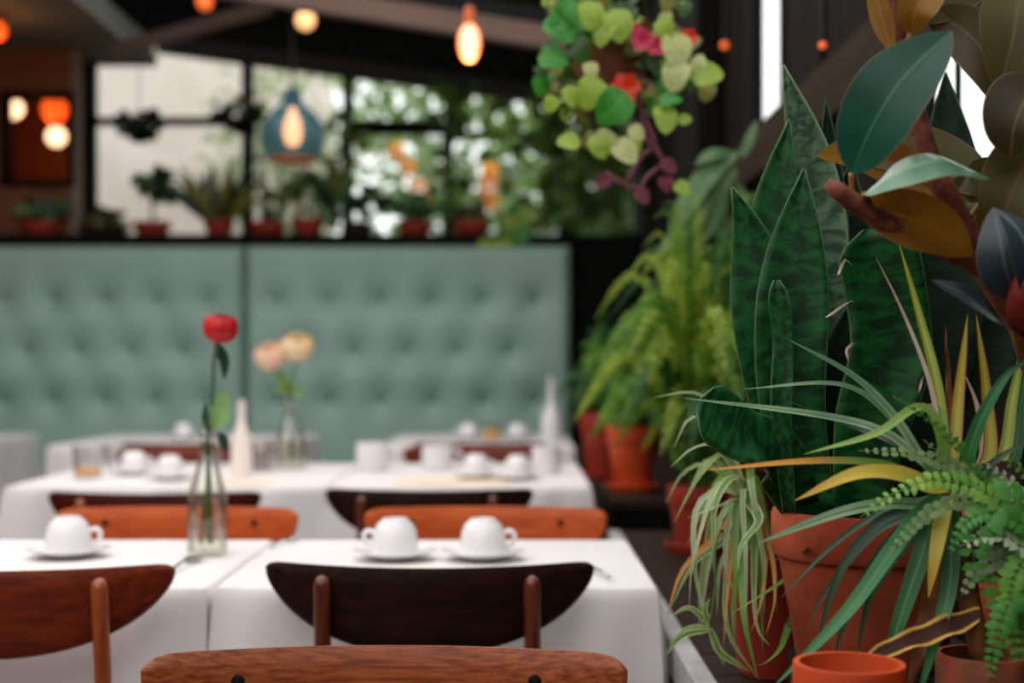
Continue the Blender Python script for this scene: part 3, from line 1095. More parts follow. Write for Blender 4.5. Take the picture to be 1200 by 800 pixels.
table(-.461, .224, 2.215, 2.81, 'nearest right dining table, hidden under its white cloth', 'white tablecloth of the nearest table, front right, with two upturned cups', 1, flare=(.02, .014, .01, .003))
table(-1.17, -.477, 2.205, 2.81, 'nearest left dining table, hidden under its white cloth', 'white tablecloth under the red rose bottle, nearest left table', 2, flare=(.02, .003, .01, .02))
table(-.515, .222, 4.02, 4.95, 'second right dining table, hidden under its white cloth', 'white tablecloth of the second right table, behind the dark chair', 3, flare=(.03, .02, .02, .004))
table(-1.43, -.535, 4.02, 4.95, 'second left dining table, hidden under its white cloth', 'white tablecloth of the second left table, under the juice glass', 4, flare=(.03, .004, .02, .03))
table(-.55, .26, 5.98, 7.0, 'far right dining table in front of the booth', 'white tablecloth of the far right table before the booth', 5)
table(-1.95, -.95, 5.98, 7.0, 'far middle dining table in front of the booth', 'white tablecloth of the far left table, behind the juice glass', 6)
table(-3.2, -2.36, 6.3, 7.07, 'farthest left dining table at the booth', 'white tablecloth at the left edge, against the booth', 7, drop=.32)


# ================================================================== TABLEWARE
def cup_proto():
    t = thing('coffee_cup', 'x', 'cup')
    # turned upside down: foot ring uppermost
    MB().lathe([(.0385, .0), (.0415, .0), (.042, .004), (.0415, .022), (.038, .044), (.031, .058), (.024, .0625), (.0225, .066), (.019, .066), (.018, .0625), (0, .0625)], (0, 0, 0), 32).build('body', M['china'], t, 50)
    pts = [(.037, 0, .040), (.049, 0, .043), (.0565, 0, .036), (.0555, 0, .025), (.048, 0, .016), (.040, 0, .014)]
    MB().tube(spline(pts, 14), .0048, 8).build('handle', M['china'], t, 180)
    return t


def saucer_proto():
    o = MB().lathe([(0, .003), (.03, .0), (.034, .003), (.062, .010), (.0745, .0155), (.074, .0175), (.06, .0125), (.034, .006), (0, .006)], (0, 0, 0), 36).build('saucer', M['china'], None, 50)
    return o


cups = [  # px, distance, rotation, label
    (80, 2.56, 0.1, 'white upturned coffee cup on the nearest left table, left of the rose'),
    (463, 2.53, PI - .1, 'white upturned coffee cup, left of the pair on the nearest table'),
    (566, 2.53, 0.1, 'white upturned coffee cup, right of the pair on the nearest table'),
    (157, 4.45, 0.2, 'white upturned cup just right of the juice glass'),
    (199, 4.25, 2.0, 'white upturned cup on the second left table, nearest the rose bottle'),
    (558, 4.3, 0.3, 'white upturned cup in the middle of the second right table'),
    (607, 4.25, 0.0, 'white upturned cup at the right end of the second right table'),
    (549, 6.5, 3.0, 'white upturned cup on the far right table, left of two'),
    (606, 6.5, 0.1, 'white upturned cup on the far right table, right of two'),
    (215, 6.5, 1.0, 'white upturned cup on the far table behind the rose stem'),
]
cp = cup_proto()
sp_ = saucer_proto()
for i, (px, d, rz, lb) in enumerate(cups):
    x = (px - 600) * d / F
    big = 1.0 if d < 3 else (1.05 if d < 5 else 1.55)
    s = sp_ if i == 0 else sp_.copy()
    if i:
        C.objects.link(s)
    s.location = (x, d, .7515)
    tag(s, lb.replace('white upturned coffee cup', 'white saucer under the cup').replace('white upturned cup', 'white saucer under the cup'), 'saucer', 'saucers under the cups')
    c = cp if i == 0 else dup(cp, (0, 0, 0))
    c.location = (x, d, .7515 + .0062)
    c.rotation_euler = (0, 0, rz)
    c['label'] = lb
    c['group'] = 'upturned coffee cups'

# mugs and tumblers standing upright
def mug(px, d, r, h, lb, m='china'):
    x = (px - 600) * d / F
    t = thing('mug', lb, 'mug', (x, d, .7515))
    MB().lathe([(0, 0), (r * .94, 0), (r, .004), (r, h), (r * .93, h), (r * .92, .008), (0, .008)], (x, d, .7515), 28).build('body', M[m], t, 50)
    MB().tube(spline([(x + r * .98, d, .7515 + h * .8), (x + r * 1.5, d, .7515 + h * .75), (x + r * 1.55, d, .7515 + h * .4), (x + r * .98, d, .7515 + h * .25)], 10), .005, 8).build('handle', M[m], t, 180)


mug(436, 4.62, .052, .09, 'white straight mug at the left end of the second right table')
mug(512, 4.7, .05, .075, 'white mug beside the left mug on the second right table')
mug(640, 4.5, .045, .085, 'white mug near the right corner of the second right table')


def tumbler(px, d, r, h, lb, juice=None):
    x = (px - 600) * d / F
    t = thing('tumbler', lb, 'glass', (x, d, .7515))
    MB().lathe([(0, 0), (r * .86, 0), (r, h), (r * .95, h), (r * .82, .008), (0, .008)], (x, d, .7515), 28).build('glass', M['tumbler'], t, 50)
    if juice:
        MB().lathe([(0, .009), (r * .81, .009), (r * .84, juice), (0, juice)], (x, d, .7515), 24).build('juice', M['juice'], t, 50)
    return t


tumbler(103, 4.3, .047, .098, 'clear tumbler with a little orange juice, second left table', .032)
tumbler(136, 4.6, .04, .085, 'empty clear tumbler beside the juice glass')
tumbler(576, 6.3, .05, .085, 'small tumbler of orange juice between the far cups', .055)
tumbler(250, 4.75, .036, .09, 'empty tumbler on the second left table behind the rose bottle')

# sugar jar, salt bottle, slim white bottle
x, d = (306 - 600) * 4.6 / F, 4.6
t = thing('sugar_jar', 'clear jar of brown sugar packets beside the cream roses', 'jar', (x, d, .7515))
MB().lathe([(0, 0), (.045, 0), (.045, .095), (.042, .095), (.042, .004), (0, .004)], (x, d, .7515), 24).build('jar', M['tumbler'], t, 50)
for k in range(6):
    MB().box(x - .03 + k * .010, x - .025 + k * .010, d - .025, d + .025, .757, .757 + .055 + .02 * (k % 3)).build('packet', M['packet'] if k % 2 else M['china'], t)
x, d = (283 - 600) * 4.35 / F, 4.35
t = thing('oil_bottle', 'blush white slim bottle behind the red rose', 'bottle', (x, d, .7515))
MB().lathe([(0, 0), (.031, 0), (.033, .01), (.032, .085), (.024, .13), (.013, .165), (.012, .205), (.014, .21), (.014, .22), (0, .22)], (x, d, .7515), 24).build('body', M['pinkwax'], t, 50)
MB().lathe([(.009, 0), (.009, .015), (0, .017)], (x, d, .7515 + .22), 12).build('stopper', M['china'], t, 50)
x, d = (646 - 600) * 6.35 / F, 6.35
t = thing('oil_bottle', 'tall slim white bottle at the right end of the far table', 'bottle', (x, d, .7515))
MB().lathe([(0, 0), (.045, 0), (.047, .01), (.046, .10), (.03, .14), (.014, .17), (.013, .28), (.015, .285), (.015, .29), (0, .29)], (x, d, .7515), 24).build('body', M['china'], t, 50)
MB().lathe([(.010, 0), (.010, .015), (0, .017)], (x, d, .7515 + .29), 12).build('stopper', M['steel'], t, 50)

# paper mats and cutlery
def mat_sheet(px, d, w, dp, lb, rz=0):
    x = (px - 600) * d / F
    o = MB().box(-w / 2, w / 2, -dp / 2, dp / 2, 0, .0012).build('place_mat', M['paper'])
    o.location = (x, d, .7512)
    o.rotation_euler = (0, 0, rz)
    tag(o, lb, 'place mat', 'cream paper place mats')


mat_sheet(92, 2.36, .22, .10, 'cream paper mat on the nearest left table', .02)
mat_sheet(515, 2.37, .32, .10, 'cream paper mat in front of the pair of cups', -.02)
mat_sheet(530, 4.16, .34, .16, 'cream paper mat on the second right table')
mat_sheet(270, 4.14, .24, .14, 'cream paper mat on the second left table')


def spoon(p0, p1, lb, k):
    a, b = Vector(p0), Vector(p1)
    t = thing('spoon' if k else 'fork', lb, 'cutlery', a)
    dvec = (b - a)
    L = dvec.length
    mb = MB().tube([a + dvec * q + Vector((0, 0, .004 + .006 * math.sin(q * PI))) for q in (0, .2, .5, .75)], [.004, .003, .0025, .0035], 6)
    mb.build('handle', M['steel'], t, 180)
    s = dvec.cross(Vector((0, 0, 1))).normalized()
    b2 = MB()
    if k:
        b2.ribbon([a + dvec * .72 + Vector((0, 0, .006)), a + dvec * .86 + Vector((0, 0, .003)), b + Vector((0, 0, .006))], .032, face=(0, 0, 1), n=8, k=4, prof='leaf', cup=.25)
        b2.build('bowl', M['steel'], t, 180)
    else:
        b2.box(-.011, .011, -.02, .0, 0, .002)
        for q in (-.0095, -.0035, .0025, .0085):
            b2.box(q - .0015, q + .0015, 0, .045, 0, .0018)
        o = b2.build('tines', M['steel'], t)
        ang = math.atan2(dvec.y, dvec.x) - PI / 2
        o.rotation_euler = (0, 0, ang)
        o.location = dvec * .76 + Vector((0, 0, .005))


def on_table(px, py):
    d = .35 * F / (py - 425)
    return ((px - 600) * d / F, d, .7512)


spoon(on_table(196, 676), on_table(232, 655), 'steel spoon lying between the left chair back and the rose bottle', 1)
spoon(on_table(318, 643), on_table(345, 634), 'steel spoon near the middle of the nearest tables', 1)
spoon(on_table(690, 668), on_table(722, 687), 'steel fork by the right corner of the nearest table', 0)


# rose bottles
def rose(root, c, r, m, seed, up=(0, 0, 1), n=26, openness=.9):
    """petals as shells of a ball, small and upright inside, wide and turned out at the rim"""
    rr_ = random.Random(seed)
    up = Vector(up).normalized()
    side = up.cross(Vector((0, 1, 0.1))).normalized()
    fwd = up.cross(side)
    for k in range(n):
        q = k / (n - 1)
        a = k * 2.3999
        rad = side * math.cos(a) + fwd * math.sin(a)
        ri = r * (.28 + .72 * q ** .7)
        tops = .30 + .75 * q * openness
        path = []
        for th in (2.75, 2.2, 1.65, tops + .35, tops):
            out = 1 + (.14 if th == tops else 0) * q
            path.append(c + (rad * math.sin(th) * out + up * math.cos(th) * .92) * ri)
        mb = MB()
        mb.ribbon(path, ri * 1.35, face=rad, n=9, k=6, prof='petal', cup=-.42, ruffle=.002, rf=9)
        mb.build('petal', m, root, 180)


_old = profile


def profile(kind, t):
    if kind == 'round':
        return max(.04, math.sin(PI * min(1, t ** .72)) ** .55) if t < .999 else .04
    if kind == 'petal':
        return .35 + .65 * math.sin(PI * min(1, t * .62 + .05))
    return _old(kind, t)


def rose_bottle(px, d, h, rb, lb, neck):
    x = (px - 600) * d / F
    z0 = .7515
    t = thing('rose_bottle', lb, 'vase', (x, d, z0))
    pr = [(0, 0), (rb * .9, 0), (rb, .006), (rb, h * .42), (rb * .93, h * .52), (rb * .6, h * .70), (rb * .40, h * .83), (rb * .36, h * .94), (rb * .43, h * .955), (rb * .43, h * .985), (rb * .36, h)]
    inn = [(max(0, r - .003), z) for r, z in pr[::-1]][:-1]
    inn = [(r, max(z, .006)) for r, z in inn] + [(0, .006)]
    MB().lathe(pr + inn, (x, d, z0), 32).build('bottle', M['bottle'], t, 60)
    MB().lathe([(0, .007), (rb * .88, .007), (rb * .9, h * .40), (0, h * .40)], (x, d, z0), 28).build('water', M['water'], t, 60)
    return t, x, d, z0


t, x, d, z0 = rose_bottle(243, 2.585, .225, .0365, 'clear glass bottle on the nearest left table holding one red rose', .01)
top = P(257, 398, 2.585)
stem = [Vector((x - .012, d, z0 + .02)), Vector((x - .002, d, z0 + .12)), Vector((x + .004, d, z0 + .21)), P(249, 470, 2.585), P(251, 420, 2.585), top]
rs = thing('red_rose', 'single red rose standing in the clear bottle', 'flower', stem[0])
MB().tube(spline(stem, 18), .0035, 8).build('stem', M['stem'], rs, 180)
MB().tube(spline([(x + .006, d, z0 + .02), (x + .002, d, z0 + .12), (x - .001, d, z0 + .22), P(243, 490, 2.585)], 10), [.0055] * 6 + [.0045] * 5, 8).build('stem', M['stem'], rs, 180)
rose(rs, P(258, 384, 2.585), .033, M['rose_red'], 1, (.12, -.12, 1), openness=.55)
for k in range(5):
    a = k * 1.257
    mb = MB().ribbon([top, top + Vector((math.cos(a) * .012, math.sin(a) * .012, .012)), top + Vector((math.cos(a) * .026, math.sin(a) * .026, .006))], .009, n=5, k=2, prof='leaf')
    mb.build('sepal', M['stem'], rs, 180)
for pts, w, m in (([P(250, 505, 2.58), P(261, 480, 2.57), P(263, 455, 2.56)], .042, 'rose_leaf_pale'), ([P(252, 400, 2.6), P(263, 422, 2.6), P(263, 445, 2.6)], .022, 'rose_leaf'), ([P(256, 506, 2.6), P(262, 515, 2.61), P(264, 530, 2.61)], .02, 'rose_leaf'), ([P(246, 506, 2.57), P(241, 490, 2.56), P(242, 470, 2.56)], .016, 'rose_leaf')):
    MB().ribbon(pts, w, face=(-.3, -1, .3), n=8, k=4, prof='leaf', fold=.15).build('leaf', M[m], rs, 180)

t, x, d, z0 = rose_bottle(341, 4.7, .215, .052, 'clear glass bottle holding two cream roses, second left table', .01)
for nm, px, py, mm, lb, sd in (('cream_rose', 348, 407, 'rose_cream', 'pale yellow rose, right of the pair in the far bottle', 4), ('peach_rose', 317, 417, 'rose_peach', 'peach rose, left of the pair in the far bottle', 5)):
    s0 = Vector((x + (.005 if sd == 4 else -.005), d, z0 + .03))
    rs = thing(nm, lb, 'flower', s0)
    tp = P(px, py + 14, 4.7)
    MB().tube(spline([s0, (x, d, z0 + .20), P(340, 455, 4.7), tp], 14), .004, 8).build('stem', M['stem'], rs, 180)
    rose(rs, P(px, py, 4.7), .055, M[mm], sd, (.1 if sd == 4 else -.2, -.45, 1), openness=.75)
    for k in range(5):
        q = P(338 + rng.uniform(-14, 14), 447 + rng.uniform(-12, 14), 4.7)
        MB().ribbon([P(340, 460, 4.7), q, q + Vector((rng.uniform(-.03, .03), -.02, rng.uniform(-.01, .03)))], .03, face=(0, -1, .5), n=6, k=2, prof='leaf').build('leaf', M['vine_lime' if k % 2 else 'rose_leaf_pale'], rs, 180)


# ================================================================== LAMPS
def bulb(name, lb, px, py, d, r, m_in, m_out=None, tall=1.0, cord_to=2.75, socket=True, light=0, lcol=(1, .5, .2), scol='copper'):
    c = P(px, py, d)
    t = thing(name, lb, 'lamp', c)
    if cord_to:
        MB().tube([c + Vector((0, 0, r * tall + .03)), Vector((c.x, c.y, cord_to))], .004, 6).build('cord', M['cord'], t, 60)
    if socket:
        MB().lathe([(r * .42, 0), (r * .45, .03), (r * .40, .05), (.004, .055)], c + Vector((0, 0, r * tall * .92)), 16).build('socket', M[scol], t, 40)
    prof = [(r * math.sin(PI * k / 10) + .0001 * (k in (0, 10)), -r * tall * math.cos(PI * k / 10)) for k in range(11)]
    prof[0] = (0, prof[0][1])
    prof[-1] = (0, prof[-1][1])
    MB().lathe(prof, c, 20).build('bulb', M[m_out or m_in], t, 180)
    if light:
        ld = bpy.data.lights.new(name + '_light', 'POINT')
        ld.energy = light
        ld.color = lcol
        ld.shadow_soft_size = .05
        lo = bpy.data.objects.new(name + '_light', ld)
        C.objects.link(lo)
        lo.parent = t
        lo.location = (0, -.0, -r * tall - .06)
    return t, c


M['bulb_peach'] = emit('bulb_peach', (1.0, .40, .18), 2.4)
m, nt, n, l, b = new_mat('edison_glow')
lw = n.new('ShaderNodeLayerWeight')
lw.inputs[0].default_value = .35
rp2 = n.new('ShaderNodeValToRGB')
rp2.color_ramp.elements[0].position = .08
rp2.color_ramp.elements[0].color = (1.0, .62, .42, 1)
rp2.color_ramp.elements[1].position = .55
rp2.color_ramp.elements[1].color = (1.0, .13, .01, 1)
l.new(lw.outputs['Facing'], rp2.inputs[0])
l.new(rp2.outputs[0], b.inputs['Emission Color'])
b.inputs['Emission Strength'].default_value = .85
b.inputs['Base Color'].default_value = (.8, .3, .1, 1)
M['edison'] = m

bulb('edison_bulb', 'glowing oblong orange bulb hanging below the pale rafter', 550, 50, 4.3, .035, 'edison', tall=1.7, cord_to=2.4, light=3)
bulb('globe_bulb', 'small glowing globe bulb hanging at the top, left of centre', 358, 24, 6.3, .043, 'bulb_warm', cord_to=2.9)
bulb('globe_bulb', 'globe bulb cut by the top edge, left of the other globe', 240, 3, 6.6, .036, 'bulb_dim', cord_to=2.9)
bulb('globe_bulb', 'red orange globe bulb glowing at the far left edge, under the soffit', -3, 36, 7.2, .045, 'bulb_red', cord_to=2.86, light=.7, lcol=(1, .42, .16))
bulb('reflection_bulb', 'glowing round bulb standing in for a mirror reflection, upper left', 15, 127, 8.55, .062, 'reflection_bulb_white', cord_to=2.94)  # these three lamps are made up for lamps reflected in a mirror
bulb('reflection_bulb', 'glowing round bulb standing in for a mirror reflection, lower right', 66, 160, 8.4, .058, 'reflection_bulb_white', cord_to=2.94)
t, c = bulb('reflection_lantern', 'red orange lantern standing in for a mirror reflection, upper right', 64, 128, 8.75, .075, 'bulb_red', tall=1.1, cord_to=2.94, light=2.5, lcol=(1, .3, .08))
bulb('glint_bulb', 'tiny orange bulb standing in for a glint on the black post', 849, 53, 4.75, .013, 'bulb_dim', cord_to=2.6, scol='cord')  # added glowing bulbs imitate lamp reflections on the glossy wood
bulb('glint_bulb', 'tiny orange bulb standing in for a glint on the dark boards, left of the rubber plant', 964, 53, 3.1, .008, 'bulb_dim', cord_to=2.6, scol='cord')

def bell_glass():
    m, nt, n, l, b = new_mat('blue_glass')
    b.inputs['Base Color'].default_value = c4(srgb(30, 96, 120))
    b.inputs['Roughness'].default_value = .2
    tr = n.new('ShaderNodeBsdfTransparent')
    tr.inputs[0].default_value = c4(srgb(205, 222, 226))
    mx = n.new('ShaderNodeMixShader')
    mx.inputs[0].default_value = .5
    l.new(b.outputs[0], mx.inputs[1])
    l.new(tr.outputs[0], mx.inputs[2])
    l.new(mx.outputs[0], n['Material Output'].inputs[0])
    return m


c = P(343, 150, 6.8)
t = thing('pendant_lamp', 'blue bell shaped pendant lamp with an orange lining and lit bulb', 'lamp', c)
k_ = 6.8 / F
MB().lathe([(8 * k_, 45 * k_), (10 * k_, 40 * k_), (12 * k_, 30 * k_), (25 * k_, 18 * k_), (37 * k_, 2 * k_), (39 * k_, -10 * k_), (36 * k_, -26 * k_), (27 * k_, -37 * k_)], c, 36).build('shade', bell_glass(), t, 60)
MB().lathe([(27 * k_, -37 * k_), (28 * k_, -39 * k_), (25 * k_, -40 * k_), (24 * k_, -36 * k_)], c, 36).build('rim', M['copper'], t, 60)
MB().lathe([(0, 46 * k_), (8 * k_, 46 * k_), (8 * k_, 36 * k_), (4 * k_, 24 * k_), (0, 24 * k_)], c, 16).build('socket', M['bluebell'], t, 60)
MB().lathe([(0, -22 * k_), (7 * k_, -19 * k_), (11 * k_, -8 * k_), (10 * k_, 4 * k_), (5 * k_, 18 * k_), (4 * k_, 24 * k_), (0, 24 * k_)], c, 20).build('bulb', M['bulb_peach'], t, 180)
MB().tube([c + Vector((0, 0, 46 * k_)), Vector((c.x, c.y, 2.95))], .006, 6).build('cord', M['cord'], t, 60)


# ================================================================== SHELF PLANTS
UL = {}
for key in ('lil_dark', 'lil_green', 'lil_olive', 'vine_green', 'vine_lime', 'vine_cream', 'vine_dark', 'vine_plum', 'garden_dark', 'garden'):
    UL[key] = unit_leaf('leaf', M[key], 'round', .86)
UB = {}
for key in ('lil_dark', 'lil_green', 'lil_olive'):
    UB[key] = unit_leaf('leaf', M[key], 'blade', .16, .1, n=6, k=2, droop=.1)


def shelf_plant(px, w, lb, kind, keys, n, size, hgt, d=7.95, potm='terra_red', spread=1.0, stem_h=0.0, leanx=0, ph=.085):
    r = random.Random(int(px * 7 + n))
    z = 1.80
    x = (px - 600) * d / F
    t = thing('potted_plant', lb, 'plant', (x, d, z))
    rad = w * d / F / 2
    pot(t, x, d, z, ph, rad, M[potm], rim=.4, inside=.012)
    base = Vector((x, d, z + ph - .02))
    if stem_h:
        MB().tube([base, base + Vector((.01, 0, stem_h * .5)), base + Vector((0, 0, stem_h))], [.012, .010, .008], 8).build('stem', M['trunk'], t, 180)
    for k in range(n):
        a = r.uniform(0, 2 * PI)
        if kind == 'blade':
            el = r.uniform(.65, 1.45)
            D = Vector((math.cos(a) * math.cos(el) * spread + leanx, math.sin(a) * math.cos(el) * .6, math.sin(el)))
            put(UB[r.choice(keys)], 'leaf', t, base + Vector((math.cos(a) * rad * .4, math.sin(a) * rad * .4, 0)), D, (math.cos(a) * -.3, -1, .4), size * r.uniform(.7, 1.15))
        else:
            el = r.uniform(-.2, 1.3)
            rr_ = r.uniform(.2, 1) ** .6
            c = base + Vector((math.cos(a) * math.cos(el) * rr_ * spread * hgt + leanx * hgt, math.sin(a) * .5 * rr_ * hgt * math.cos(el), stem_h + hgt * (.45 + .55 * math.sin(el) * rr_)))
            tw = MB().tube([base + Vector((0, 0, stem_h)), base.lerp(c, .6) + Vector((0, 0, .02 + stem_h * .4)), c], [.003, .002, .0015], 4)
            for q in range(3):
                D = Vector((r.uniform(-1, 1), r.uniform(-1, .4), r.uniform(-.6, .8)))
                put(UL[r.choice(keys)], 'leaf', t, c, D, (r.uniform(-.5, .5), -1, .5), size * r.uniform(.6, 1.2))
            tw.build('twig', M['stem'], t, 180)
    return t


shelf_plant(48, 46, 'pale green trailing plant at the left end of the shelf', 'leaf', ['lil_green', 'lil_green', 'lil_dark'], 16, .075, .13, spread=1.1)
shelf_plant(122, 60, 'low olive green plant between the left end and the red bowl', 'leaf', ['lil_olive', 'lil_dark'], 16, .06, .10, potm='black_wood' if False else 'soil', spread=1.6, ph=.06)
shelf_plant(178, 44, 'small tree shaped plant in a wide red bowl on the shelf', 'leaf', ['lil_dark', 'lil_green', 'lil_dark'], 16, .08, .19, stem_h=.10, spread=.85)
shelf_plant(257, 36, 'dark spiky plant in a red pot below the hanging dark basket', 'blade', ['lil_dark', 'lil_dark', 'lil_olive'], 30, .36, .3, spread=1.3, ph=.095)
shelf_plant(313, 44, 'short spiky plant in an orange red pot under the blue lamp', 'blade', ['lil_dark', 'lil_green'], 16, .16, .15)
shelf_plant(361, 38, 'leafy dark plant in a red pot right of the blue lamp', 'leaf', ['lil_dark', 'lil_green', 'lil_olive'], 22, .08, .26, spread=.8, stem_h=.03, ph=.10)
shelf_plant(420, 36, 'dark bushy plant before the black window post', 'leaf', ['lil_dark', 'lil_dark', 'lil_green'], 18, .08, .20, potm='soil')
shelf_plant(486, 42, 'green and white leafed plant in a dark red pot on the shelf', 'leaf', ['lil_green', 'lil_dark', 'lil_green'], 20, .08, .15, potm='terra_red')
shelf_plant(553, 46, 'low plant in a wide dark red pot near the shelf end', 'leaf', ['lil_dark', 'lil_olive'], 12, .07, .09, potm='terra_red')
# climbing plants on the posts
def climber(lb, x, y, z0, z1, keys, n, size, spread, seed, name='climbing_vine'):
    r = random.Random(seed)
    t = thing(name, lb, 'plant', (x, y, z0))
    MB().tube([(x, y, z0), (x + .03, y - .02, (z0 + z1) / 2), (x - .01, y, z1)], .006, 6).build('stem', M['trunk'], t, 180)
    for _ in range(n):
        z = r.uniform(z0, z1)
        q = Vector((min(x + r.gauss(0, spread), WX - .13), y + r.uniform(-.08, .03), z + .1))
        put(UL[r.choice(keys)], 'leaf', t, q, (r.uniform(-1, 1), r.uniform(-.6, .2), r.uniform(-1, .4)), (r.uniform(-.5, .5), -1, .5), size * r.uniform(.6, 1.2))
    return t


climber('dark green vine climbing the post right of the third back window', -.37, 8.22, 1.81, 2.62, ['garden_dark', 'garden', 'vine_dark'], 44, .10, .06, 5)
climber('dark green vine covering the right end of the back windows', .35, 8.2, 1.81, 2.62, ['garden_dark', 'garden', 'vine_dark', 'garden'], 190, .11, .20, 6)
climber('green vine climbing the post right of the blue lamp', -.99, 8.24, 1.81, 2.45, ['vine_dark', 'lil_olive', 'garden'], 44, .08, .07, 7)


def window_basket(lb, px, py, d, w, seed):
    r = random.Random(seed)
    c = P(px, py, d)
    t = thing('hanging_basket', lb, 'plant', c)
    MB().tube([c, Vector((c.x, c.y, roof_z(c.x) + .335))], .003, 5).build('cord', M['cord'], t, 60)
    MB().lathe([(0, -.08), (.05, -.08), (.08, .0), (.074, .0), (.05, -.07), (0, -.07)], c, 20).build('pot', M['black_wood'], t, 50)
    for _ in range(80):
        a = r.uniform(0, 6.3)
        q = c + Vector((math.cos(a) * w * r.uniform(.2, 1), math.sin(a) * .08, r.uniform(-.03, .09)))
        put(UL['lil_dark'], 'leaf', t, q, (math.cos(a), math.sin(a) * .5 - .2, r.uniform(-.9, .7)), (r.uniform(-.8, .8), -1, .6), .055 * r.uniform(.6, 1.2))


window_basket('dark hanging basket plant before the first back window', 163, 150, 8.15, .11, 1)
window_basket('dark hanging basket plant before the post left of the blue lamp', 284, 140, 8.12, .14, 2)

# trailing lime plant over the booth corner
t = thing('trailing_plant', 'lime green trailing plant hanging over the booth top, right end', 'plant', P(605, 277, 7.85))
x = 5 * 7.85 / F
pot(t, x, 7.85, 1.80, .08, .06, M['terra_red'], inside=.012)
for px, py, s, k in ((606, 258, .17, 'vine_lime'), (596, 268, .12, 'vine_green'), (590, 290, .12, 'vine_lime'), (575, 292, .12, 'vine_lime'), (603, 292, .10, 'vine_green'), (612, 275, .12, 'vine_green'), (600, 247, .1, 'vine_green'), (615, 250, .1, 'vine_lime')):
    d = 7.62 if py > 270 else 7.75
    q = P(px, py, d)
    MB().tube(spline([(x, 7.83, 1.87), (q.x * .5 + x * .5, 7.74, 1.90), q], 6), .003, 5).build('stem', M['stem'], t, 180)
    put(UL[k], 'leaf', t, q + Vector((0, -.02, .05)), (rng.uniform(-.5, .5), -.3, -1), (0, -1, .3), s)

# ================================================================== RIGHT-HAND LEDGES
def ledge(lb, x0, x1, y0, y1, z, lip, n):
    t = thing('plant_ledge', lb, 'ledge', ((x0 + x1) / 2, y0, 0))
    w = (y1 - y0) / n
    for k in range(n):
        MB().box(x0 + lip, x1, y0 + k * w + .002, y0 + (k + 1) * w - .002, z - .03 - rng.uniform(0, .002), z - rng.uniform(0, .0015), .002).build('plank', M['plank'], t)
    if lip:
        MB().box(x0, x0 + lip - .002, y0, y1, z - .06, z + .001, .003).build('edge_board', M['lip'], t)
    MB().box(x0 + lip + .01, x1 - .02, y0 + .01, y1 - .02, 0, z - .033).build('base', M['black_wood'], t)


ledge('long dark plank ledge with a pale edge board, beside the near tables', .252, WX - .006, .85, 3.74, .66, .034, 20)
ledge('far dark plank ledge carrying the two red fern pots', .30, WX - .006, 4.36, 7.1, .68, 0, 18)

# ================================================================== NEAR PLANTS
# --- snake plant
DS = 1.76
t = thing('snake_plant', 'tall snake plant with banded dark leaves in a large terracotta pot', 'plant', P(1020, 775, DS))
px0 = P(1020, 775, DS)
riser = MB().box(.365, .56, 1.67, 1.88, .6602, px0.z - .0005, .004).build('wooden_riser', M['plank'])
tag(riser, 'low dark wooden block under the large terracotta pot', 'block')
pot(t, px0.x, DS, px0.z, .188, .121, M['terra'], rim=.29, rb=.74, inside=.02)


def snake_leaf(pts, w, m, prof='snake', face=(-.25, -1, .15), cup=.22, d0=DS, n=22, twist=0.0, tw=0):
    k = d0 / F
    path = [P(p[0], p[1], p[2] if len(p) > 2 else d0) for p in pts]
    o = MB().ribbon(path, w * k, face=face, n=n, k=8, prof=prof, cup=cup, ruffle=.003, rf=14, twist=twist).build('leaf', M[m], t, 180)
    so = o.modifiers.new('thickness', 'SOLIDIFY')
    so.thickness = .0022
    so.offset = 0
    return o


snake_leaf([(975, 600, 1.84), (985, 400, 1.86), (992, 260, 1.87), (998, 190, 1.87)], 92, 'snake_dark')
snake_leaf([(1000, 610, 1.84), (960, 400, 1.86), (955, 260, 1.86), (952, 190, 1.86)], 80, 'snake_dark')
snake_leaf([(1040, 610, 1.82), (1092, 440, 1.83), (1112, 250, 1.84), (1108, 85, 1.85)], 98, 'snake_dark')
snake_leaf([(1060, 610, 1.84), (1130, 470, 1.84), (1165, 360, 1.85), (1185, 250, 1.85)], 85, 'snake_dark')
snake_leaf([(985, 610, 1.83), (975, 400, 1.84), (972, 200, 1.84), (968, 117, 1.84)], 50, 'snake_dark')
snake_leaf([(962, 610, 1.81), (962, 330, 1.82), (950, 190, 1.82), (918, 76, 1.82)], 76, 'snake_pale', face=(-.5, -1, .1), cup=.35)
snake_leaf([(950, 610, 1.80), (918, 400, 1.80), (908, 260, 1.80), (925, 140, 1.80)], 76, 'snake', face=(-.1, -1, .1))
snake_leaf([(945, 608, 1.77), (912, 470, 1.76), (892, 350, 1.76), (880, 280, 1.76), (858, 219, 1.76)], 74, 'snake')
snake_leaf([(955, 608, 1.74), (928, 470, 1.73), (930, 330, 1.73), (942, 198, 1.73)], 84, 'snake', face=(-.15, -1, .1))
snake_leaf([(1005, 610, 1.74), (1020, 500, 1.72), (1043, 400, 1.72), (1022, 268, 1.72)], 92, 'snake', prof='blunt', face=(-.1, -1, .1))
snake_leaf([(985, 606, 1.76), (990, 500, 1.76), (995, 410, 1.76), (1000, 350, 1.77)], 70, 'snake_dark')
snake_leaf([(925, 600, 1.71), (916, 490, 1.70), (918, 400, 1.70), (910, 328, 1.70)], 24, 'snake', prof='blunt')
snake_leaf([(938, 596, 1.74), (910, 535, 1.70), (868, 508, 1.67), (817, 475, 1.65)], 74, 'snake', prof='blunt', face=(-.35, -1, .75), cup=.12)
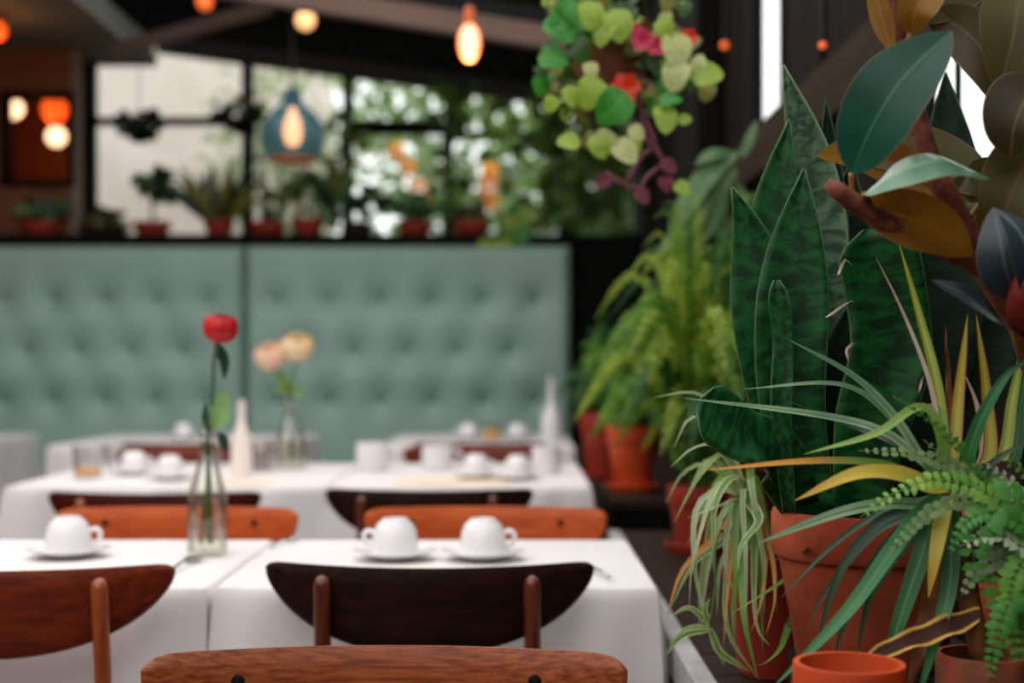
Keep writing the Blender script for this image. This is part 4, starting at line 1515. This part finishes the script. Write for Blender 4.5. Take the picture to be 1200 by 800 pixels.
# dried husks and a curled scrap between the leaves
for pts in ([(968, 372), (985, 360), (1000, 352)], [(1000, 402), (992, 410), (995, 428)], [(982, 322), (990, 305), (998, 310)], [(893, 500), (892, 540), (905, 565)], [(1082, 440), (1078, 455), (1075, 465)]):
    MB().ribbon([P(a, b, 1.70) for a, b in pts], .0035, n=6, k=2, prof='blade', ruffle=.002, rf=30).build('dry_husk', M['blade_pink'], t, 180)

# --- spider plant behind the big pot's left side
c = Vector((.375, 2.02, .66))
t = thing('spider_plant', 'spider plant with long drooping cream edged blades, left of the large pot', 'plant', c)
pot(t, c.x, c.y, .6605, .17, .075, M['terra_red'], rim=.25)
crown = Vector((c.x, c.y, .815))
cr = (600 + crown.x * F / crown.y, 425 + (H - crown.z) * F / crown.y)
SP = [
    ([(868, 560), (850, 490), (815, 460), (765, 466)], 8, 'spider_pale', 1.95),
    ([(870, 570), (840, 525), (812, 525), (786, 547)], 8, 'spider_pale', 1.9),
    ([(872, 575), (848, 532), (818, 560), (790, 612)], 9, 'spider', 1.92),
    ([(870, 565), (835, 500), (808, 490), (790, 524)], 9, 'spider_pale', 1.88),
    ([(878, 575), (858, 560), (838, 592), (836, 652)], 15, 'spider', 1.86),
    ([(870, 590), (845, 592), (806, 607)], 9, 'spider_pale', 1.85),
    ([(878, 590), (840, 628), (800, 668), (780, 728)], 11, 'spider_dry', 1.9),
    ([(880, 592), (852, 630), (812, 662), (786, 712)], 10, 'spider', 1.93),
    ([(868, 580), (820, 588), (814, 660), (830, 742)], 9, 'spider_pale', 1.92),
    ([(885, 595), (872, 640), (872, 720), (888, 795)], 15, 'spider_green', 1.84),
    ([(888, 595), (884, 650), (886, 730), (902, 756)], 11, 'spider', 1.83),
    ([(880, 595), (862, 620), (852, 700), (848, 757)], 8, 'spider_dry', 1.87),
    ([(876, 592), (856, 650), (852, 735), (890, 797)], 9, 'spider', 1.9),
    ([(876, 590), (842, 610), (836, 655), (842, 690)], 9, 'spider', 1.95),
    ([(872, 590), (838, 640), (826, 690), (822, 745)], 7, 'spider_pale', 1.97),
    ([(930, 672), (905, 690), (880, 705), (858, 718)], 15, 'spider_green', 1.62),
    ([(880, 598), (902, 640), (908, 700), (898, 742)], 8, 'spider_dry', 1.8),
    ([(884, 596), (868, 650), (860, 700), (858, 740)], 12, 'spider_green', 1.88),
    ([(882, 600), (896, 650), (893, 700), (880, 740)], 9, 'spider_dry', 1.84),
    ([(926, 730), (915, 760), (898, 776), (885, 780)], 12, 'spider_green', 1.7),
    ([(874, 580), (862, 535), (880, 500), (905, 480)], 8, 'spider', 2.1),
    ([(876, 588), (890, 610), (868, 640), (866, 670)], 16, 'spider', 1.8),
    ([(870, 585), (838, 570), (822, 600), (805, 640)], 8, 'spider_green', 1.98),
    ([(870, 585), (845, 545), (826, 540), (806, 580)], 8, 'spider', 2.0),
    ([(872, 580), (830, 545), (800, 555), (780, 590)], 8, 'spider', 2.03),
    ([(876, 590), (858, 600), (850, 655), (862, 700)], 10, 'spider_pale', 1.9),
    ([(878, 590), (868, 625), (845, 660), (840, 720)], 9, 'spider_pale', 1.93),
]
for pts, w, m_, d in SP:
    n_ = len(pts)
    start = crown if pts[0][0] < 900 else P(pts[0][0] + 15, pts[0][1] - 30, d + .05)
    path = [start] + [P(a, b, crown.y + (d - crown.y) * min(1, (i + 1) / n_ * 1.2)) for i, (a, b) in enumerate(pts)]
    MB().ribbon(path, w * d / F, face=(-.5, -1, .6), n=18, k=4, prof='blade', fold=.25).build('blade', M[m_], t, 180)
rs_ = random.Random(17)
for k in range(9):
    ex, ey = rs_.uniform(802, 915), rs_.uniform(655, 775)
    mx_ = 875 + (ex - 875) * rs_.uniform(.55, .8)
    d = rs_.uniform(1.84, 2.0)
    path = [crown, P(872 + (ex - 872) * .35, rs_.uniform(545, 592), (crown.y + d) / 2), P(mx_ + (ex - mx_) * .7, (ey + 590) / 2, d), P(ex, ey, d)]
    MB().ribbon(path, rs_.uniform(7, 13) * d / F, face=(-.5, -1, .6), n=18, k=4, prof='blade', fold=.25).build('blade', M[rs_.choice(['spider', 'spider_pale', 'spider_green', 'spider', 'spider_dry'])], t, 180)
# runner with a plantlet resting over the ledge
MB().tube(spline([crown, P(845, 620, 1.95), P(838, 690, 1.92), P(832, 732, 1.92)], 12), .0018, 6).build('runner', M['spider_green'], t, 180)
for pts, w in (([(832, 732), (808, 712), (786, 722)], 7), ([(832, 735), (805, 737), (784, 755)], 7), ([(832, 737), (800, 745), (780, 768)], 8), ([(833, 738), (845, 765), (880, 787)], 9), ([(832, 736), (840, 755), (849, 780)], 7), ([(832, 730), (826, 715), (832, 700)], 7)):
    MB().ribbon([P(a, b, 1.92) for a, b in pts], w * 1.92 / F, face=(-.3, -1, .7), n=10, k=2, prof='blade', fold=.2).build('blade', M['spider'], t, 180)

# --- orange pot in front
c = P(995, 785, 1.30)
t = thing('orange_pot', 'empty bright orange flower pot at the bottom edge', 'pot', (c.x, c.y, .6602))
pot(t, c.x, c.y, .6602, .166, .051, M['terra_orange'], rim=.2, rb=.7, inside=.05)

# --- dracaena
c = P(1152, 770, 1.42)
t = thing('dracaena', 'dracaena with striped upright leaves and long arching green blades', 'plant', (c.x, c.y, .6602))
pot(t, c.x, c.y, .6602, .15, .046, M['terra_moss'], rim=.3, inside=.015)
pz = .80
cr = P(1112, 572, 1.44)
MB().tube(spline([(c.x, c.y, pz), P(1135, 700, 1.43), P(1120, 640, 1.44), cr], 12), [.011] * 5 + [.012] * 4 + [.010] * 4, 10).build('stem', M['blade_brown'], t, 180)
DR = [
    ([(1118, 530), (1124, 460), (1134, 368)], 17, 'blade_red', 1.47, 'blade'),
    ([(1158, 540), (1156, 460), (1144, 368)], 17, 'blade_red', 1.48, 'blade'),
    ([(1108, 530), (1098, 450), (1075, 360), (1052, 280)], 14, 'blade_yel', 1.49, 'blade'),
    ([(1104, 530), (1090, 450), (1060, 370), (1026, 300)], 6, 'blade_pink', 1.47, 'blade'),
    ([(1172, 540), (1186, 470), (1196, 420), (1200, 370)], 16, 'blade_yel', 1.49, 'blade'),
    ([(1182, 545), (1195, 480), (1204, 420)], 18, 'blade', 1.48, 'blade'),
    ([(1130, 545), (1150, 490), (1180, 440), (1215, 415)], 18, 'blade', 1.42, 'blade'),
    ([(1136, 575), (1160, 545), (1190, 525), (1220, 512)], 10, 'blade_dark', 1.41, 'blade'),
    ([(1150, 540), (1146, 480), (1128, 432)], 9, 'blade_pink', 1.5, 'blade'),
    ([(1114, 530), (1112, 460), (1108, 380)], 10, 'blade_brown', 1.5, 'blade'),
    ([(1104, 545), (1106, 500), (1098, 476), (1082, 475)], 14, 'blade_lime', 1.46, 'blade'),
    ([(1085, 545), (1050, 490), (1000, 440), (921, 396)], 11, 'blade_grey', 1.47, 'blade'),
    ([(1085, 545), (1045, 490), (985, 450), (868, 456)], 8, 'blade_grey', 1.49, 'blade'),
    ([(1090, 550), (1040, 508), (965, 487), (800, 466)], 11, 'blade_grey', 1.52, 'blade'),
    ([(1085, 540), (1040, 515), (1000, 500), (912, 465)], 8, 'blade_dark', 1.53, 'blade'),
    ([(1100, 500), (1075, 477), (1026, 508), (942, 532)], 14, 'blade_lime', 1.40, 'blade'),
    ([(1080, 560), (1030, 543), (950, 540), (822, 551)], 11, 'blade_amber', 1.41, 'blade'),
    ([(1090, 570), (1050, 555), (1000, 556), (932, 586)], 26, 'blade_yellow', 1.38, 'blade'),
    ([(1080, 590), (1040, 590), (980, 602), (886, 637)], 17, 'blade_grey', 1.42, 'blade'),
    ([(1075, 595), (1030, 612), (985, 670), (955, 760)], 14, 'blade_dark', 1.44, 'blade'),
    ([(1085, 595), (1045, 645), (990, 720), (905, 806)], 22, 'blade', 1.38, 'blade'),
    ([(1095, 600), (1080, 650), (1050, 740), (1032, 812)], 25, 'blade', 1.41, 'blade'),
    ([(1115, 610), (1112, 690), (1090, 770), (1075, 822)], 22, 'blade', 1.40, 'blade'),
    ([(1080, 600), (1030, 650), (990, 730), (975, 782)], 13, 'blade_dark', 1.46, 'blade'),
    ([(1075, 600), (1025, 625), (970, 690), (945, 740)], 10, 'blade_dark', 1.47, 'blade'),
    ([(1098, 600), (1060, 640), (1020, 700), (1004, 770)], 12, 'blade_dark', 1.47, 'blade'),
    ([(1080, 592), (1040, 595), (975, 640), (915, 700)], 9, 'blade_dark', 1.5, 'blade'),
    ([(1106, 595), (1098, 640), (1088, 700)], 22, 'blade_yellow', 1.40, 'blade'),
    ([(1112, 610), (1100, 680), (1075, 770), (1062, 815)], 34, 'blade_brown', 1.43, 'blade'),
    ([(1150, 560), (1175, 552), (1215, 556)], 30, 'blade_maroon', 1.44, 'leaf'),
    ([(1142, 722), (1085, 744), (1030, 766), (988, 806)], 30, 'blade_mar', 1.36, 'blade'),
]
for pts, w, m_, d, pf in DR:
    n_ = len(pts)
    st = cr if pts[0][1] < 700 else P(1150, 720, 1.41)
    path = [st] + [P(a, b, 1.44 + (d - 1.44) * min(1, (i + 1) / n_ * 1.3)) for i, (a, b) in enumerate(pts)]
    rough = m_ in ('blade_mar', 'blade_brown')
    MB().ribbon(path, w * d / F, face=(-.35, -1, .65), n=22, k=4, prof=pf, fold=.22, ruffle=.003 if rough else 0, rf=26).build('blade', M[m_], t, 180)

# --- near fern at the right edge
c = Vector((.515, 1.25, .66))
t = thing('near_fern', 'fern with small round leaflets reaching in from the right edge', 'plant', c)
pot(t, c.x, c.y, .6602, .185, .056, M['terra'], rim=.3, inside=.012)
fc = Vector((c.x, c.y, .83))
FR = [
    ([(1215, 660), (1170, 590), (1112, 512), (1046, 463)], .020, 26, 'fern_near', 'lance', (-.9, -.3, -.5)),
    ([(1220, 640), (1180, 585), (1110, 545), (1060, 530), (1006, 528)], .016, 26, 'fern_lime', 'round', (-.2, -1, .8)),
    ([(1215, 650), (1160, 580), (1095, 562), (1045, 580), (1008, 606)], .019, 24, 'fern_lime', 'lance', (-.2, -1, .8)),
    ([(1215, 660), (1150, 590), (1100, 595), (1062, 625), (1034, 660)], .014, 24, 'fern_lime', 'round', (-.2, -1, .5)),
    ([(1220, 640), (1175, 570), (1120, 545), (1082, 515)], .015, 20, 'fern_lime', 'round', (-.3, -1, .4)),
    ([(1225, 620), (1190, 590), (1160, 600), (1140, 640), (1148, 690)], .034, 14, 'fern_near', 'lance', (-.4, -1, .3)),
    ([(1225, 650), (1195, 660), (1170, 690), (1185, 740), (1198, 785)], .026, 18, 'fern_lime', 'lance', (-.5, -1, .4)),
    ([(1225, 640), (1185, 620), (1150, 600), (1100, 580)], .022, 18, 'fern_silver', 'lance', (-.3, -.6, 1)),
    ([(1225, 660), (1200, 640), (1165, 625), (1125, 640)], .024, 16, 'fern_silver', 'lance', (-.3, -.7, .9)),
    ([(1228, 620), (1205, 590), (1180, 560), (1150, 540)], .018, 18, 'fern_silver', 'lance', (-.3, -.6, .8)),
    ([(1230, 600), (1215, 570), (1195, 548), (1160, 535)], .020, 16, 'fern_near', 'lance', (-.3, -.6, .8)),
    ([(1225, 700), (1205, 690), (1180, 710), (1165, 760), (1160, 800)], .022, 18, 'fern_near', 'lance', (-.6, -1, .2)),
    ([(1230, 720), (1215, 730), (1200, 760), (1195, 810)], .026, 14, 'fern_lime', 'lance', (-.5, -1, .4)),
    ([(1240, 640), (1260, 560), (1300, 520), (1340, 530)], .022, 20, 'fern_near', 'lance', (0, -1, .8)),
    ([(1240, 660), (1290, 620), (1350, 640), (1380, 700)], .024, 20, 'fern_lime', 'lance', (0, -1, .8)),
    ([(1225, 680), (1190, 655), (1150, 665), (1125, 700)], .018, 18, 'fern_near', 'round', (-.4, -1, .5)),
    ([(1222, 650), (1195, 625), (1165, 645), (1150, 700)], .024, 20, 'fern_near', 'lance', (-.4, -1, .5)),
    ([(1226, 660), (1210, 650), (1188, 680), (1180, 740)], .026, 20, 'fern_lime', 'lance', (-.3, -1, .5)),
    ([(1226, 690), (1212, 700), (1200, 740), (1188, 800)], .024, 20, 'fern_near', 'lance', (-.3, -1, .4)),
    ([(1226, 640), (1205, 600), (1175, 575), (1140, 570)], .020, 20, 'fern_silver', 'lance', (-.3, -.7, .8)),
    ([(1226, 650), (1200, 615), (1160, 600), (1130, 615), (1112, 650)], .018, 22, 'fern_near', 'lance', (-.3, -.9, .6)),
    ([(1230, 630), (1212, 590), (1195, 575), (1172, 590)], .022, 16, 'fern_silver', 'lance', (-.3, -.7, .8)),
]
for i, (pts, pl, npr, m_, shp, fc_) in enumerate(FR):
    d = 1.40 + .03 * math.sin(i * 2.1)
    mb = MB()
    frond(mb, [fc] + [P(a, b, d) for a, b in pts], pl * .98, int(npr * 1.7), face=fc_, shape=shp, r=random.Random(i), start=.2, width=.9 if shp == 'round' else .62, taper=.6)
    mb.build('frond', M[m_], t, 180)

# --- rubber plant
c = Vector((.606, 1.60, .66))
t = thing('rubber_plant', 'rubber plant with broad teal and golden leaves filling the top right', 'plant', c)
pot(t, c.x, c.y, .6602, .20, .085, M['terra'], rim=.28, inside=.02)
TR = [(1228, 560, 1.58), (1214, 450, 1.5), (1196, 385, 1.45), (1172, 348, 1.43), (1147, 302, 1.42), (1128, 260, 1.41), (1097, 205, 1.41), (1078, 150, 1.42), (1056, 75, 1.43), (1044, 0, 1.44), (1038, -70, 1.44), (1036, -130, 1.44)]
tp = [Vector((c.x, c.y, .84))] + [P(*q) for q in TR]
MB().tube(spline(tp, 40), [.0135 - .004 * i / 40 + .0012 * (i % 5 == 0) for i in range(41)], 12).build('trunk', M['bark'], t, 180)
br = [P(1190, 362, 1.44), P(1150, 312, 1.42), P(1085, 282, 1.40), P(1020, 250, 1.38), P(985, 226, 1.37), P(969, 214, 1.37)]
MB().tube(spline(br, 24), [.0115 - .003 * i / 24 + .0010 * (i % 3 == 0) for i in range(24)] + [.005], 12).build('branch', M['bark'], t, 180)


def rub(pts, w, m, face=(-.2, -1, .2), fold=.12, d=1.40, prof='leaf', pet=None, cup=0):
    path = [P(q[0], q[1], q[2] if len(q) > 2 else d) for q in pts]
    lf = MB().ribbon(path, w * d / F, face=face, n=20, k=8, prof=prof, fold=fold, cup=cup).build('leaf', M[m], t, 180)
    if pet:
        q = P(*pet)
        MB().tube(spline([q, q.lerp(path[0], .5) + Vector((0, 0, .004)), path[0]], 6), [.004, .0035, .003] + [.003] * 4, 8).build('petiole', M['petiole'], t, 180)
    return lf


rub([(998, 203, 1.37), (1022, 148, 1.35), (1058, 92, 1.34), (1115, 36, 1.36)], 92, 'rub_top', face=(-.35, -1, .45), pet=(999, 236, 1.38), fold=.16)
rub([(1012, 228, 1.36), (1050, 203, 1.34), (1105, 188, 1.34), (1160, 209, 1.37)], 56, 'rub_pale', face=(0, -.75, 1), pet=(1022, 246, 1.38), fold=-.18)
rub([(1005, 240, 1.39), (1050, 250, 1.38), (1095, 268, 1.38), (1139, 300, 1.40)], 66, 'rub_gold', face=(-.3, -1, -.25), pet=(1010, 250, 1.39), fold=.1)
rub([(1165, 228, 1.45), (1110, 192, 1.48), (1040, 172, 1.50), (957, 182, 1.52)], 72, 'rub_olive', face=(-.2, -1, .2), pet=(1130, 262, 1.42), fold=.12)
rub([(1120, 255, 1.47), (1060, 200, 1.49), (1010, 180, 1.5), (958, 183, 1.51)], 56, 'rub_gold', face=(-.2, -1, -.2), pet=(1128, 262, 1.42))
rub([(1086, 16, 1.46), (1130, 36, 1.45), (1162, 76, 1.44), (1182, 136, 1.44)], 66, 'rub_brown', face=(-.2, -1, -.15), pet=(1052, 55, 1.43), fold=.12)
rub([(1215, -40, 1.42), (1195, 0, 1.41), (1186, 50, 1.41), (1170, 108, 1.42)], 84, 'rub_olive', face=(-.3, -1, 0), pet=(1200, -70, 1.42))
rub([(1222, 90, 1.38), (1200, 120, 1.37), (1188, 150, 1.37), (1184, 186, 1.38)], 84, 'rub_brown', face=(-.3, -1, .1), pet=(1225, 70, 1.39))
rub([(1225, 150, 1.42), (1200, 195, 1.41), (1180, 240, 1.41), (1160, 290, 1.42)], 84, 'rub_olive', face=(-.3, -1, .1), pet=(1232, 130, 1.42))
rub([(1240, 240, 1.44), (1205, 240, 1.43), (1175, 255, 1.43), (1140, 285, 1.44)], 70, 'rub_gold', face=(-.2, -1, -.1), pet=(1250, 240, 1.44))
rub([(1150, 300, 1.43), (1130, 262, 1.45), (1120, 235, 1.46), (1140, 205, 1.47)], 60, 'rub_olive', face=(-.2, -1, -.1))
rub([(1190, 352, 1.36), (1178, 312, 1.34), (1172, 280, 1.34), (1164, 243, 1.35)], 58, 'rub_blue', face=(-.5, -1, .45), pet=(1188, 366, 1.42), fold=.2)
rub([(1205, 350, 1.35), (1205, 310, 1.33), (1196, 275, 1.33), (1172, 246, 1.35)], 46, 'rub_blue', face=(.2, -1, .5), fold=.1)
rub([(1196, 396, 1.37), (1165, 372, 1.34), (1130, 345, 1.33), (1092, 328, 1.34)], 46, 'rub_slate', face=(-.1, -.7, 1), pet=(1194, 384, 1.44), fold=.12)
rub([(1068, 40, 1.42), (1072, 15, 1.41), (1085, -5, 1.41), (1110, -30, 1.42)], 46, 'rub_gold', face=(-.2, -1, 0), pet=(1056, 70, 1.43), fold=.2)
rub([(1046, 60, 1.42), (1036, 30, 1.42), (1028, 0, 1.42), (1022, -40, 1.42)], 26, 'rub_gold', face=(-.4, -1, 0), fold=.3)
rub([(1066, 22, 1.45), (1110, -10, 1.46), (1150, -30, 1.46), (1190, -30, 1.46)], 70, 'rub_brown', face=(-.2, -1, -.1))
rub([(1140, 215, 1.44), (1150, 205, 1.45), (1165, 203, 1.45), (1185, 212, 1.45)], 40, 'rub_olive', face=(-.2, -1, .1))
MB().tube(spline([P(1196, 392, 1.36), P(1196, 350, 1.345), P(1202, 318, 1.34), P(1212, 290, 1.34)], 10), [.006, .010, .012, .013, .0125, .012, .010, .008, .006, .004, .001], 12).build('bud', M['bud'], t, 180)
MB().tube(spline([P(1199, 400, 1.40), P(1196, 385, 1.375), P(1197, 370, 1.36)], 6), .010, 10).build('node', M['petiole'], t, 180)

# --- big fern in the middle distance
def fern_plant(lb, x, y, z, ph, pr, pm, n, lens, plen, keys, seed, az=(0, 6.283), rise=(.5, 1.3), name='potted_fern', droop=1.0, sauc=True, lean=.38):
    r = random.Random(seed)
    t = thing(name, lb, 'plant', (x, y, z))
    pot(t, x, y, z, ph, pr, M[pm], rim=.28, saucer=sauc, inside=.01)
    base = Vector((x, y, z + ph - .01))
    for k in range(n):
        a = r.uniform(*az)
        el = r.uniform(*rise)
        L = r.uniform(*lens)
        h = Vector((math.cos(a) * (lean if math.cos(a) < 0 else 1.0), math.sin(a) * .8, 0))
        b0 = base + h * pr * .4 * r.random()
        p1 = b0 + h * L * .22 * math.cos(el) + Vector((0, 0, L * .45 * math.sin(el)))
        p2 = b0 + h * L * .55 * math.cos(el) + Vector((0, 0, L * .78 * math.sin(el) - L * .05 * droop))
        p3 = b0 + h * L * .95 * math.cos(el) + Vector((0, 0, L * .82 * math.sin(el) - L * .30 * droop * math.cos(el)))
        for q in (p1, p2, p3):
            if q.x > WX - .045:
                q.x = WX - .045 - r.uniform(0, .02)
        mb = MB()
        frond(mb, [b0, p1, p2, p3], plen * r.uniform(.8, 1.15), int(L / .011), face=(h.x * -.3 + r.uniform(-.4, .4), -.9, .7), r=r, rad=.0016, width=.5, start=.1, curl=.8)
        mb.build('frond', M[r.choice(keys)], t)
    return t, base


fern_plant('tall bright green fern in the middle distance, behind the snake plant', .435, 3.32, .6605, .155, .072, 'terra_red', 210, (.40, .92), .030, ['fern', 'fern_yel', 'fern', 'fern_yel', 'fern_dark'], 4, rise=(.5, 1.5), droop=1.0, lean=.42)
fern_plant('fern in a red terracotta pot, front one on the far ledge', .395, 4.67, .6805, .215, .083, 'terra_orange', 80, (.24, .46), .030, ['fern', 'fern_dark', 'fern', 'fern_yel'], 5, rise=(.3, 1.4))
fern_plant('fern in a darker red pot, rear one on the far ledge', .40 - .075, 5.12, .6805, .24, .085 if False else .08, 'terra_red', 70, (.28, .52), .032, ['fern_dark', 'fern', 'fern_dark'], 6, rise=(.4, 1.45))
fern_plant('dark fern low against the wall, right of the bright fern', .60, 2.74, .6605, .16, .07, 'terra', 46, (.22, .46), .036, ['fern_dark', 'fern_dark', 'fern'], 8, rise=(.5, 1.45), sauc=False)

# --- pale climbing philodendron rising behind the fern
pb = Vector((.62, 3.75 - .12, .6605))
t = thing('philodendron', 'tall plant with long pale green leaves above the fern, below the dark rail', 'plant', pb)
pot(t, pb.x, pb.y, pb.z, .17, .07, M['terra'], inside=.012)
LV = [([(866, 178), (835, 200), (808, 235), (782, 285)], 30), ([(862, 185), (846, 215), (842, 250), (846, 290)], 22), ([(868, 185), (873, 176), (880, 160), (887, 140)], 13), ([(862, 190), (850, 182), (832, 182), (814, 194)], 18), ([(866, 215), (872, 245), (868, 275), (860, 305)], 18), ([(830, 225), (815, 255), (800, 270), (768, 300)], 26), ([(846, 230), (830, 265), (812, 290), (808, 330)], 22), ([(860, 270), (868, 300), (878, 330), (876, 370)], 20)]
MB().tube(spline([pb + Vector((0, 0, .16)), P(872, 420, 3.62), P(868, 300, 3.6), P(862, 200, 3.55)], 16), .006, 8).build('stem', M['stem'], t, 180)
for pts, w in LV:
    MB().ribbon([P(a, b, 3.5 if w > 30 else 3.45) for a, b in pts], w * 3.5 / F, face=(-.3, -1, .7), n=14, k=6, prof='leaf', fold=.15).build('leaf', M['fern_pale'], t, 180)
for px, py in ((880, 268), (872, 305), (884, 310), (868, 262)):
    q = P(px, py, 3.5)
    MB().ribbon([P(870, 330, 3.58), q.lerp(P(870, 330, 3.58), .3), q], .03, face=(-.3, -1, .5), n=6, k=2, prof='leaf').build('leaf', M['orange_bloom' if py > 300 or px < 870 else 'fern_yel'], t, 180)

# --- hanging basket of mixed trailing plants
HD = 2.72
c = P(715, 55, HD)
t = thing('hanging_basket', 'hanging brown basket of heart leaved vines with a pink flower', 'plant', c)
k_ = HD / F
MB().lathe([(0, -62 * k_), (22 * k_, -60 * k_), (42 * k_, -30 * k_), (50 * k_, 20 * k_), (52 * k_, 24 * k_), (47 * k_, 24 * k_), (40 * k_, -25 * k_), (0, -50 * k_)], c, 32).build('basket', M['basket'], t, 60)
MB().lathe([(46 * k_, 14 * k_), (30 * k_, 20 * k_), (0, 22 * k_)], c, 24).build('soil', M['soil'], t, 60)
for a in (0.3, 2.4, 4.5):
    MB().tube([c + Vector((math.cos(a) * 50 * k_, math.sin(a) * 50 * k_, 22 * k_)), c + Vector((0, 0, .45))], .002, 5).build('wire', M['cord'], t, 60)
MB().tube([c + Vector((0, 0, .45)), Vector((c.x, c.y, 2.7))], .002, 5).build('wire', M['cord'], t, 60)
r = random.Random(21)
# vines: path px, leaf keys
VN = [([(690, 35), (660, 30), (645, 60), (640, 110)], ['vine_green', 'vine_dark']),
      ([(690, 40), (665, 70), (655, 110), (665, 125)], ['vine_lime', 'vine_dark']),
      ([(700, 40), (680, 90), (690, 130), (700, 170)], ['vine_lime', 'vine_cream']),
      ([(720, 40), (720, 80), (745, 100), (760, 110)], ['vine_lime', 'vine_plum']),
      ([(740, 35), (790, 30), (800, 60), (795, 90)], ['vine_cream', 'vine_lime']),
      ([(740, 40), (790, 70), (815, 85), (830, 95)], ['vine_lime', 'vine_cream']),
      ([(745, 40), (770, 90), (775, 125), (785, 140)], ['vine_green', 'vine_lime']),
      ([(700, 30), (690, 0), (660, -10), (640, 10)], ['vine_green', 'vine_lime']),
      ([(730, 30), (740, -5), (770, -15), (800, 0)], ['vine_lime', 'vine_dark']),
      ([(720, 30), (700, 5), (690, 20), (680, 40)], ['vine_lime', 'vine_green']),
      ([(715, 35), (690, 60), (700, 90), (715, 110)], ['vine_dark', 'vine_plum']),
      ([(700, 30), (715, -30), (705, 5), (690, 45)], ['vine_lime', 'vine_green']),
      ([(735, 35), (760, 60), (755, 85), (750, 105)], ['vine_plum', 'vine_dark'])]
cen = c + Vector((0, 0, 22 * k_))
for pts, keys in VN:
    dd = HD + r.uniform(-.12, .06)
    path = [cen] + [P(a, b, dd) for a, b in pts]
    sp2 = spline(path, 18)
    MB().tube(sp2, .0022, 6).build('vine', M['vine_plum'] if r.random() < .4 else M['stem'], t, 180)
    for i in range(4, 19, 2):
        for _ in range(2 + (i % 4 == 0)):
            a = r.uniform(0, 6.28)
            put(UL[r.choice(keys + ['vine_dark', 'lil_olive'])], 'leaf', t, sp2[i], (math.cos(a), -.4, math.sin(a) - .5), (r.uniform(-.5, .5), -1, .5), r.uniform(8, 22) * k_ * 1.2)
# the largest leaves, each where the photograph shows it
for px, py, dx, dz, s, key in ((630, 68, 1, -.1, 44, 'vine_green'), (735, 108, -.8, -.9, 62, 'vine_green'), (640, 22, .6, -.5, 42, 'vine_green'), (655, 30, .3, .5, 34, 'vine_green'), (695, 160, 1, -.4, 38, 'vine_cream'), (720, 165, .7, -.7, 44, 'vine_cream'), (680, 168, -1, .1, 32, 'vine_lime'), (700, 155, .2, -1, 36, 'vine_lime'), (790, 38, .1, -1, 44, 'vine_cream'), (797, 70, -.3, -1, 40, 'vine_cream'), (810, 90, 1, .1, 40, 'vine_lime'), (815, 85, .3, .9, 22, 'vine_cream'), (775, 122, .2, -1, 36, 'vine_lime'), (772, 120, 1, .2, 30, 'vine_green'), (795, 140, 1, 0, 18, 'vine_lime'), (690, 72, .2, -1, 24, 'vine_cream'), (700, 90, -.4, -1, 44, 'vine_lime'), (665, 100, .3, -1, 34, 'vine_lime'), (650, 112, -.4, -.9, 26, 'vine_lime'), (715, 25, -.5, -1, 40, 'vine_lime'), (738, 148, .8, -.8, 26, 'vine_cream'), (690, 0, .1, -1, 46, 'vine_lime'), (720, 10, .2, -1, 44, 'vine_lime'), (775, 20, .3, -1, 36, 'vine_lime'), (660, 12, -.2, -1, 40, 'vine_green'), (670, 45, .6, -1, 34, 'vine_dark')):
    put(UL[key], 'leaf', t, P(px, py, HD - .16), (dx, -.2, dz), (r.uniform(-.6, .5), -1, r.uniform(-.1, .7)), s * k_ * r.uniform(.75, .98))
for (px, py, m_, s, key) in ((752, 48, 'pink', 20, 0), (768, 54, 'pink', 18, 1), (732, 104, 'redpetal', 26, 2), (806, 45, 'redpetal', 16, 3), (745, 35, 'pink', 12, 4)):
    q = P(px, py, HD - .13)
    mb = MB()
    for j in range(6):
        a = j * 1.047
        e = Vector((math.cos(a), -.5, math.sin(a) * 1.0)) * s * k_ * .7
        mb.ribbon([q, q + e * .6, q + e], s * k_ * .7, face=(0, -1, .3), n=4, k=2, prof='leaf')
    mb.build('flower', M[m_], t, 180)
# plum coloured looping stems
for pts in ([(745, 110), (762, 150), (768, 170), (750, 185), (735, 215)], [(765, 165), (778, 190), (760, 205), (748, 222), (725, 212), (708, 202)], [(752, 130), (755, 160), (772, 180), (780, 195)]):
    MB().tube(spline([P(a, b, HD - .05) for a, b in ([(730, 60)] + pts)], 18), .0035 * 1.3, 7).build('vine', M['stem_purple'], t, 180)
for px, py in ((715, 205), (745, 222), (775, 188), (790, 215), (778, 205), (738, 160)):
    put(UL['vine_plum' if py > 180 and px < 780 else 'vine_lime'], 'leaf', t, P(px, py, HD - .06), (r.uniform(-1, 1), -.2, -.6), (0, -1, .4), 18 * k_ * 1.2)
